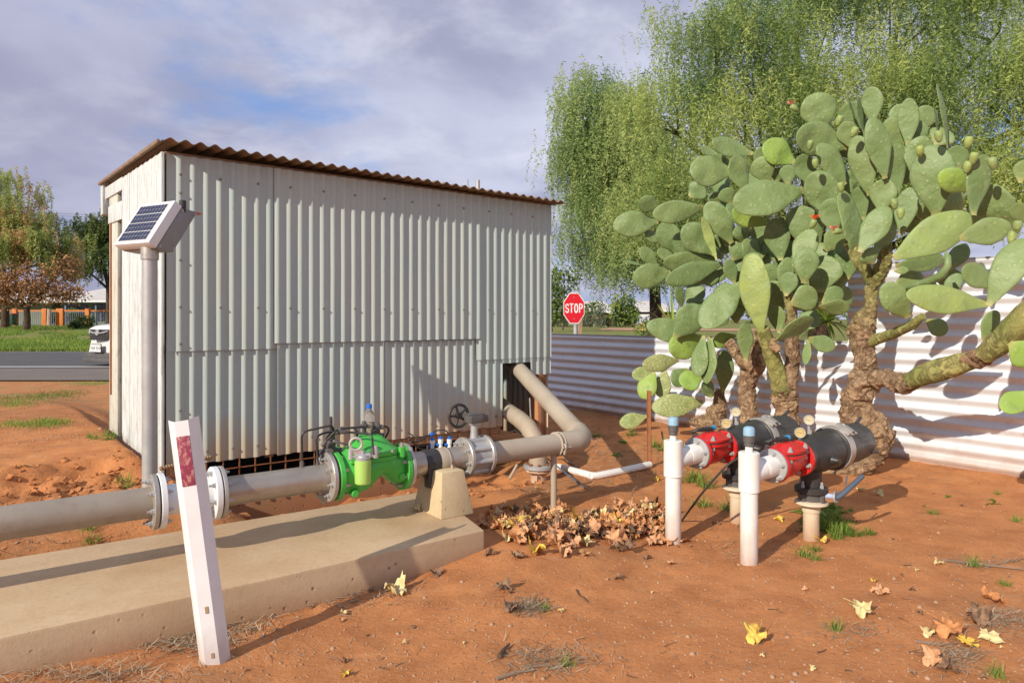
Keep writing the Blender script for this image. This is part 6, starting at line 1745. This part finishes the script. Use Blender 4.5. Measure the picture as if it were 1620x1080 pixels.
while n < 190:
    px = rnd.gauss(930, 85); py = rnd.gauss(838, 15)+(px-930)*-.02
    if not (778 < px < 1058 and 800 < py < 878): continue
    p = gp(px, py); e = max(0, 1-((px-930)/140)**2)*max(0, 1-((py-840)/36)**2)
    add_leaf(p, rnd.choice(kinds), rnd.choice([0, 1, 2, 2, 3, 3, 4]), rnd.uniform(.6, 1.05), glab, 'leaves heaped in the pile', .32, dz=e*rnd.uniform(0, .035)); n += 1
for i in range(26):
    px = rnd.uniform(1000, 1046); py = rnd.uniform(808, 850); add_leaf(gp(px, py), rnd.choice(kinds), rnd.choice([1,2,3,4]), rnd.uniform(.6, .9), glab, 'leaves heaped in the pile', .42, dz=rnd.uniform(0,.04))
for i in range(34):
    px = rnd.uniform(762, 850); py = rnd.gauss(822, 10); add_leaf(gp(px, py), rnd.choice(kinds), rnd.choice([1,2,3,4]), rnd.uniform(.5, .85), glab, 'leaves heaped in the pile', .5)
# scattered brown scraps
for i in range(70):
    px = rnd.uniform(380, 1610); py = rnd.uniform(760, 1075)
    if px < 760 and py < 930-(px-400)*.2: continue
    add_leaf(gp(px, py), rnd.choice(['lf_brown', 'lf_brown', 'lf_tan', 'lf_cream']), rnd.choice([2, 3, 4]), rnd.uniform(.10, .26), 'tiny dry leaf scrap scattered on the bare red dirt', 'tiny leaf scraps on the dirt', .4)
for i in range(26):
    px = rnd.uniform(470, 640); py = 945-(px-470)*.24+rnd.gauss(4, 7)
    add_leaf(gp(px, py), rnd.choice(['lf_brown', 'lf_brown', 'lf_tan', 'lf_orange']), rnd.choice([1, 2, 3, 4]), rnd.uniform(.2, .42), 'small brown leaf bit in the litter along the front edge of the slab', 'leaf bits along the slab front', .4)
# twigs
M['twig'] = basic('grey_twig', (.30,.22,.16), (.18,.12,.085), 12, .9, 0, .3)
M['twigd'] = basic('dark_twig', (.085,.055,.04), (.12,.075,.05), 12, .9, 0, .3)
def twig(pts, r, lab, mat='twig', group=None):
    P_ = [gp(x, y)+UP*(r*1.1) for x, y in pts]; n = len(P_)
    o = MB().tube(P_, [r*(1-.6*i/(n-1)) for i in range(n)], 6).build('twig', M[mat]); return tag(o, lab, 'twig', group)
twig([(912,934),(916,942),(923,946),(930,953)], .004, 'dark curved twig alone on the dirt right of centre', 'twigd')
twig([(1489,888),(1530,892),(1570,897),(1640,905)], .007, 'long pale twig lying at the right picture edge')
twig([(1560,898),(1590,890),(1625,884)], .004, 'thin side twig above the long pale twig at the right edge')
twig([(1450,1016),(1490,1022),(1515,1018)], .005, 'grey twig through the right leaf heap')
twig([(790,1042),(798,1030),(806,1022)], .009, 'short dark stick standing out at the bottom centre', 'twigd')
twig([(786,1076),(820,1066),(846,1062)], .007, 'pale stick at the bottom picture edge near centre')
twig([(830,1058),(860,1054),(890,1056)], .005, 'thin grey stick right of the pale stick at the bottom edge')
for i in range(44):
    x = rnd.uniform(380, 1600); y = rnd.uniform(880, 1070)
    if x < 740 and y < 960-(x-400)*.12: continue
    l = rnd.uniform(6, 22); a = rnd.uniform(-.5, .5)
    twig([(x, y), (x+l*.5, y+l*.5*a+rnd.uniform(-2, 2)), (x+l, y+l*a)], rnd.uniform(.0014, .003), 'thin small twig scattered on the bare red dirt', rnd.choice(['twig', 'twig', 'twigd']), 'small twigs on the dirt')
# straw and pebbles
def sticks(name, regions, mat, seed, wmul=1):
    r = random.Random(seed); vs = []; fs = []; tn = []
    for (px, py, sx_, sy_, n, lmin, lmax, w_) in regions:
        for i in range(n):
            x, y = r.gauss(px, sx_), r.gauss(py, sy_)
            if y < 560: continue
            p = gp(x, y); a = r.uniform(0, 6.28); l = r.uniform(lmin, lmax); d = Vector((math.cos(a), math.sin(a), r.uniform(-.05, .3))); s_ = d.cross(UP).normalized()
            o_ = len(vs); q = p+UP*r.uniform(.001, .010); b_ = Vector((r.uniform(-.3,.3), r.uniform(-.3,.3), 0))*l*.3
            ww_ = w_*r.uniform(.5, 1.3)
            vs += [q-s_*ww_, q+s_*ww_, q+d*l*.5+b_+s_*ww_, q+d*l*.5+b_-s_*ww_, q+d*l+s_*ww_*.4, q+d*l-s_*ww_*.4]; t = r.uniform(0, 1); tn += [t]*6
            fs += [(o_, o_+1, o_+2, o_+3), (o_+3, o_+2, o_+4, o_+5)]
    o = np_mesh(name, np.array([tuple(v) for v in vs]), np.array(fs), mat, None, tn); return tag(o, kind='stuff')
sticks('straw_litter', [(290,1005,60,17,900,.02,.06,.0018),(385,968,30,14,520,.02,.06,.0018),(500,940,60,12,800,.02,.05,.0016),(580,912,40,10,500,.02,.05,.0016),(120,1068,90,8,300,.02,.06,.0016),(838,962,18,7,320,.02,.05,.0014),(872,1045,45,14,320,.02,.07,.0012),(1345,1000,35,10,120,.02,.06,.001),(1190,870,45,12,320,.02,.05,.0012),(1170,815,40,14,220,.02,.05,.0012),(1555,890,40,6,150,.02,.06,.0012),(1590,985,30,12,330,.02,.06,.0012),(1510,1040,25,14,330,.02,.06,.0012),(960,735,60,22,900,.03,.09,.002),(930,690,40,15,500,.03,.09,.002),(1080,720,70,14,350,.03,.08,.0018),(700,960,300,60,260,.01,.04,.001),(1250,980,260,60,200,.01,.04,.001),(80,862,60,10,160,.02,.06,.0016),(880,770,60,14,260,.03,.07,.0016),(1430,750,80,12,160,.03,.07,.0015)], M['straw'], 5)
def pebbles(n, seed):
    r = random.Random(seed); vs = []; fs = []
    ico = [(0,0,1),(.894,0,.447),(.276,.851,.447),(-.724,.526,.447),(-.724,-.526,.447),(.276,-.851,.447),(.724,.526,-.447),(-.276,.851,-.447),(-.894,0,-.447),(-.276,-.851,-.447),(.724,-.526,-.447),(0,0,-1)]
    fc_ = [(0,1,2),(0,2,3),(0,3,4),(0,4,5),(0,5,1),(1,6,2),(2,7,3),(3,8,4),(4,9,5),(5,10,1),(2,6,7),(3,7,8),(4,8,9),(5,9,10),(1,10,6),(11,7,6),(11,8,7),(11,9,8),(11,10,9),(11,6,10)]
    for i in range(n):
        k = r.random()
        if k < .6: x, y = r.uniform(330, 1620), r.uniform(800, 1080)
        elif k < .85: x, y = r.uniform(-10, 240), r.uniform(600, 880)
        else: x, y = r.uniform(0, 420), r.uniform(760, 1080)
        if y < 598: continue
        p = gp(x, y); s_ = r.uniform(.0018, .0055)*(2.2 if r.random() < .06 else 1)*(1.9 if y < 700 else 1); o_ = len(vs)
        for v in ico: vs.append((p.x+v[0]*s_*r.uniform(.7,1.3), p.y+v[1]*s_*r.uniform(.7,1.3), p.z+v[2]*s_*.7*r.uniform(.7,1.3)))
        fs += [tuple(o_+a for a in f) for f in fc_]
    o = np_mesh('pebbles', np.array(vs), np.array(fs), basic('pebble', (.44,.29,.18), (.34,.18,.10), 3, .9, 0, 0)); return tag(o, kind='stuff')
pebbles(3600, 9)
# clods along the broken mud edge and in the trench
r = random.Random(4); mb = MB()
for i in range(900):
    if i < 640: q, rr = r.uniform(-2.4, .05), r.gauss(-.12, .2)
    else: q, rr = r.uniform(.1, 2.3), r.uniform(.1, .85)
    p = sp(q, rr); z = hz(p.x, p.y); s_ = abs(r.gauss(0, .009))+.004; o_ = len(mb.v)
    pr_ = [(-s_*.6, .001), (-s_*.5, s_*.9), (0, s_*1.2), (s_*.45, s_*.8), (s_*.6, .001)]
    mb.lathe(Vector((p.x, p.y, z)), Vector((r.uniform(-1,1), r.uniform(-1,1), 1)), pr_, 8, cap=False)
    for k in range(o_, len(mb.v)): mb.v[k] += Vector((mnoise.noise(mb.v[k]*60), mnoise.noise(mb.v[k]*60+Vector((9,0,0))), mnoise.noise(mb.v[k]*60+Vector((0,9,0)))))*s_*1.1
tag(mb.build('dirt_clods', M['ground'], smooth=60), kind='stuff')
# weeds
def weed_mesh(seed, kind):
    r = random.Random(seed); vs = []; fs = []; tn = []
    n = 46 if kind == 'grass' else 16
    for i in range(n):
        a = r.uniform(0, 6.28)
        if kind == 'grass':
            e = r.uniform(.25, 1.4); l = r.uniform(.05, .12); w_ = .0022; b = Vector((r.gauss(0,.02), r.gauss(0,.02), 0))
        else:
            e = r.uniform(.0, .9); l = r.uniform(.03, .06); w_ = r.uniform(.006, .011); b = Vector((r.gauss(0,.015), r.gauss(0,.015), 0))
        d = Vector((math.cos(a)*math.cos(e), math.sin(a)*math.cos(e), math.sin(e))); s_ = d.cross(UP).normalized(); o_ = len(vs); t_ = r.uniform(.2, 1)
        for k in range(5):
            t = k/4; q = b+d*l*t-UP*l*.35*t*t; ww_ = w_*(1-t)+.0004 if kind == 'grass' else w_*math.sin(PI*min(1, .12+t*.88))**.7+.0008
            vs += [tuple(q-s_*ww_), tuple(q+s_*ww_)]; tn += [t_, t_]
        fs += [(o_+2*k, o_+2*k+1, o_+2*k+3, o_+2*k+2) for k in range(4)]
    o = np_mesh('weed', np.array(vs), np.array(fs), M['grass'], None, tn)
    me = o.data; bpy.data.objects.remove(o); return me
WM = [weed_mesh(i, 'grass') for i in range(3)]+[weed_mesh(10+i, 'leaf') for i in range(3)]
def weed(px, py, s_, kind, lab, grp):
    o = bpy.data.objects.new('weed', WM[(rnd.randrange(3))+(0 if kind == 'g' else 3)]); link(o); o.location = gp(px, py); o.rotation_euler = (0, 0, rnd.uniform(0, 6.28)); o.scale = (s_, s_, s_*rnd.uniform(.8, 1.2)); return tag(o, lab, 'weed', grp)
for i in range(22): weed(rnd.gauss(1318, 20), rnd.gauss(838, 8), rnd.uniform(.6, 1.0), 'g', 'green grass tuft in the clump beside the front cream riser', 'weeds in the clump beside the front riser')
for i in range(14): weed(rnd.gauss(1300, 16), rnd.gauss(812, 6), rnd.uniform(1.1, 1.8), 'l', 'broad leaved green weed in the clump behind the front cream riser', 'broad weeds behind the front riser')
for i in range(9): weed(rnd.uniform(1330, 1385), rnd.uniform(838, 852), rnd.uniform(.4, .8), 'g', 'low grass tuft trailing right of the clump at the front riser', 'low tufts trailing from the clump')
for (x, y) in ((985,825),(1000,812),(1020,806),(1010,818),(1030,815),(795,822),(805,826)): weed(x, y, 1.0, 'l', 'green weed sprouting among the heaped dry leaves', 'weeds among the heaped leaves')
for (x, y) in ((1035,706),(1060,700),(1075,708),(1050,712),(1000,688),(985,700),(945,690),(975,720),(1100,710),(1105,756),(1090,762)): weed(x, y, rnd.uniform(1, 1.6), rnd.choice('gl'), 'green weed on the shady dirt between stake, elbow and fence', 'weeds by the stake and fence')
for (x, y) in ((1172,790),(1110,800),(1116,770),(1150,806)): weed(x, y, rnd.uniform(.9, 1.4), 'g', 'grass tuft beside the rear riser', 'tufts beside the rear riser')
for i in range(8): weed(rnd.uniform(1440, 1610), rnd.uniform(775, 830), rnd.uniform(.35, .7), rnd.choice('gl'), 'tiny sparse weed on the dirt before the tall fence', 'tiny weeds before the tall fence')
for (x, y, s_) in ((862,964,.5),(1320,995,.6),(1575,1068,.6),(895,1052,.5),(1540,895,.8),(1590,925,.5),(1290,870,.7),(1270,878,.8),(1290,885,.6)): weed(x, y, s_, 'g', 'lone sparse grass sprig on the front dirt', 'lone grass sprigs on the front dirt')
for (x, y, s_) in ((172,695,1.1),(178,690,1.0),(168,690,.8),(150,694,.7),(142,692,.7)): weed(x, y, s_, 'g', 'bright green grass tuft at the foot of the rusty shed post', 'tufts at the shed post')
for (x, y, s_) in ((196,765,1.0),(200,768,.8),(140,838,.8),(146,842,.8)): weed(x, y, s_, 'g', 'small grass sprig on the dirt left of the solar pole', 'sprigs left of the solar pole')
# verge and lawn grass
def blades(name, n, fn, hmin, hmax, w_, seed):
    rg = np.random.default_rng(seed); x, y = fn(rg, n); z = hgt(x, y); k = len(x)
    a = rg.uniform(0, 2*PI, k); l = rg.uniform(hmin, hmax, k); dx, dy = np.cos(a)*w_, np.sin(a)*w_; lx, ly = rg.normal(size=k)*.35*l, rg.normal(size=k)*.35*l
    p = np.stack([x, y, z-.01], 1); s_ = np.stack([dx, dy, np.zeros(k)], 1); t = p+np.stack([lx, ly, l], 1)
    v = np.stack([p-s_, p+s_, t+s_*.15, t-s_*.15], 1).reshape(-1, 3)
    tint = np.clip(.5+.9*fbm(x*.5, y*.5, 3)+rg.uniform(-.25, .25, k), 0, 1)
    return tag(np_mesh(name, v, np.arange(4*k).reshape(-1, 4), M['grass'], None, np.repeat(tint, 4)), kind='stuff')
def lawn(rg, n):
    y = 24+(rg.uniform(size=n)**1.5)*32; x = -y*rg.uniform(.45, .82, n); m = fbm(x*.5, y*.5, 4) > -.12; return x[m], y[m]
blades('lawn_grass', 42000, lawn, .06, .20, .02, 3)
def verge(rg, n):
    c = [(30,632,28,4),(75,627,30,3),(100,622,22,3),(20,640,20,3),(40,672,28,3),(80,668,14,3),(60,600,60,4),(150,606,20,3)]
    X = []; Y = []
    for (px, py, sx_, sy_) in c:
        for i in range(n//len(c)):
            p = gp(rg.normal(px, sx_), max(601, rg.normal(py, sy_))); X.append(p.x); Y.append(p.y)
    return np.array(X), np.array(Y)
blades('verge_grass', 6000, verge, .012, .042, .004, 4)

# ================================================================== LIGHT, SKY, CAMERA
SUN_EL, AZS = math.radians(27), math.radians(40)
d = Vector((math.sin(AZS)*math.cos(SUN_EL), math.cos(AZS)*math.cos(SUN_EL), -math.sin(SUN_EL)))
L_ = bpy.data.lights.new('sun', 'SUN'); L_.energy = 5.0; L_.angle = math.radians(.53); L_.color = (1, .91, .77)
lo = bpy.data.objects.new('sun', L_); lo.rotation_euler = d.to_track_quat('-Z', 'Y').to_euler(); lo.location = (-5, -5, 8); link(lo)
w = bpy.data.worlds.new('World'); sc.world = w; w.use_nodes = True
t = w.node_tree; nn = t.nodes; ll = t.links; bg = nn['Background']; bg.inputs[1].default_value = .128
sky = nn.new('ShaderNodeTexSky'); sky.sky_type = 'NISHITA'; sky.sun_disc = False; sky.sun_elevation = SUN_EL; sky.sun_rotation = math.atan2(-d.x, -d.y)
tc = nn.new('ShaderNodeTexCoord'); sep = nn.new('ShaderNodeSeparateXYZ'); ll.new(tc.outputs['Generated'], sep.inputs[0])
def mth(op, a, b=None):
    m_ = nn.new('ShaderNodeMath'); m_.operation = op
    for i, v in enumerate((a, b)):
        if v is None: continue
        if isinstance(v, (int, float)): m_.inputs[i].default_value = v
        else: ll.new(v, m_.inputs[i])
    return m_.outputs[0]
den = mth('ADD', mth('MAXIMUM', sep.outputs[2], 0.0), .22)
cb = nn.new('ShaderNodeCombineXYZ'); ll.new(mth('DIVIDE', sep.outputs[0], den), cb.inputs[0]); ll.new(mth('DIVIDE', sep.outputs[1], den), cb.inputs[1])
def wn_(scale, det, rough, loc, dist=0):
    mp = nn.new('ShaderNodeMapping'); mp.inputs['Location'].default_value = loc; ll.new(cb.outputs[0], mp.inputs[0])
    x = nn.new('ShaderNodeTexNoise'); x.inputs['Scale'].default_value = scale; x.inputs['Detail'].default_value = det; x.inputs['Roughness'].default_value = rough; x.inputs['Distortion'].default_value = dist
    ll.new(mp.outputs[0], x.inputs['Vector']); return x.outputs['Fac']
def mr(x, a, b, c=0., e=1.):
    m_ = nn.new('ShaderNodeMapRange'); m_.interpolation_type = 'SMOOTHSTEP'
    for i, v in enumerate((a, b, c, e)): m_.inputs[i+1].default_value = v
    ll.new(x, m_.inputs[0]); return m_.outputs[0]
def wmix(f, a, b):
    m_ = nn.new('ShaderNodeMix'); m_.data_type = 'RGBA'
    for i, v in ((0, f), (6, a), (7, b)):
        if isinstance(v, tuple): m_.inputs[i].default_value = (*v, 1)
        elif isinstance(v, (int, float)): m_.inputs[i].default_value = v
        else: ll.new(v, m_.inputs[i])
    return m_.outputs[2]
big = wn_(1.15, 7, .55, (3.1, 7.4, 0), .3); fine = wn_(2.9, 8, .6, (1.7, 2.2, 0), .25); gap = wn_(1.5, 6, .55, (8.3, 1.1, 0), .2)
cloud = wmix(mr(big, .36, .64), (2.9, 3.05, 4.3), (4.9, 5.15, 6.5))
cloud = wmix(mth('MULTIPLY', mr(fine, .45, .72), .55), cloud, (6.3, 6.5, 7.4))
left = mr(sep.outputs[0], -.62, -.12, .55, 0.)
cloud = wmix(left, cloud, (2.9, 2.9, 4.1))
# blue openings
sk = nn.new('ShaderNodeMix'); sk.data_type = 'RGBA'; sk.blend_type = 'MULTIPLY'; sk.inputs[0].default_value = 1; ll.new(sky.outputs[0], sk.inputs[6]); sk.inputs[7].default_value = (.85, .95, 1.25, 1)
blue = wmix(.7, sk.outputs[2], (1.7, 3.0, 6.0))
out = wmix(mr(gap, .53, .74), cloud, blue)
ll.new(out, bg.inputs[0])

cam = bpy.data.cameras.new('camera'); cam.lens = 24; cam.sensor_width = 36; cam.shift_y = -36/1620; cam.clip_end = 3000; cam.clip_start = .05
co = bpy.data.objects.new('camera', cam); co.location = (0, 0, H); co.rotation_euler = (PI/2, 0, 0); link(co); sc.camera = co
sc.view_settings.view_transform = 'Standard'; sc.view_settings.look = 'None'; sc.view_settings.exposure = 0; sc.view_settings.gamma = 1
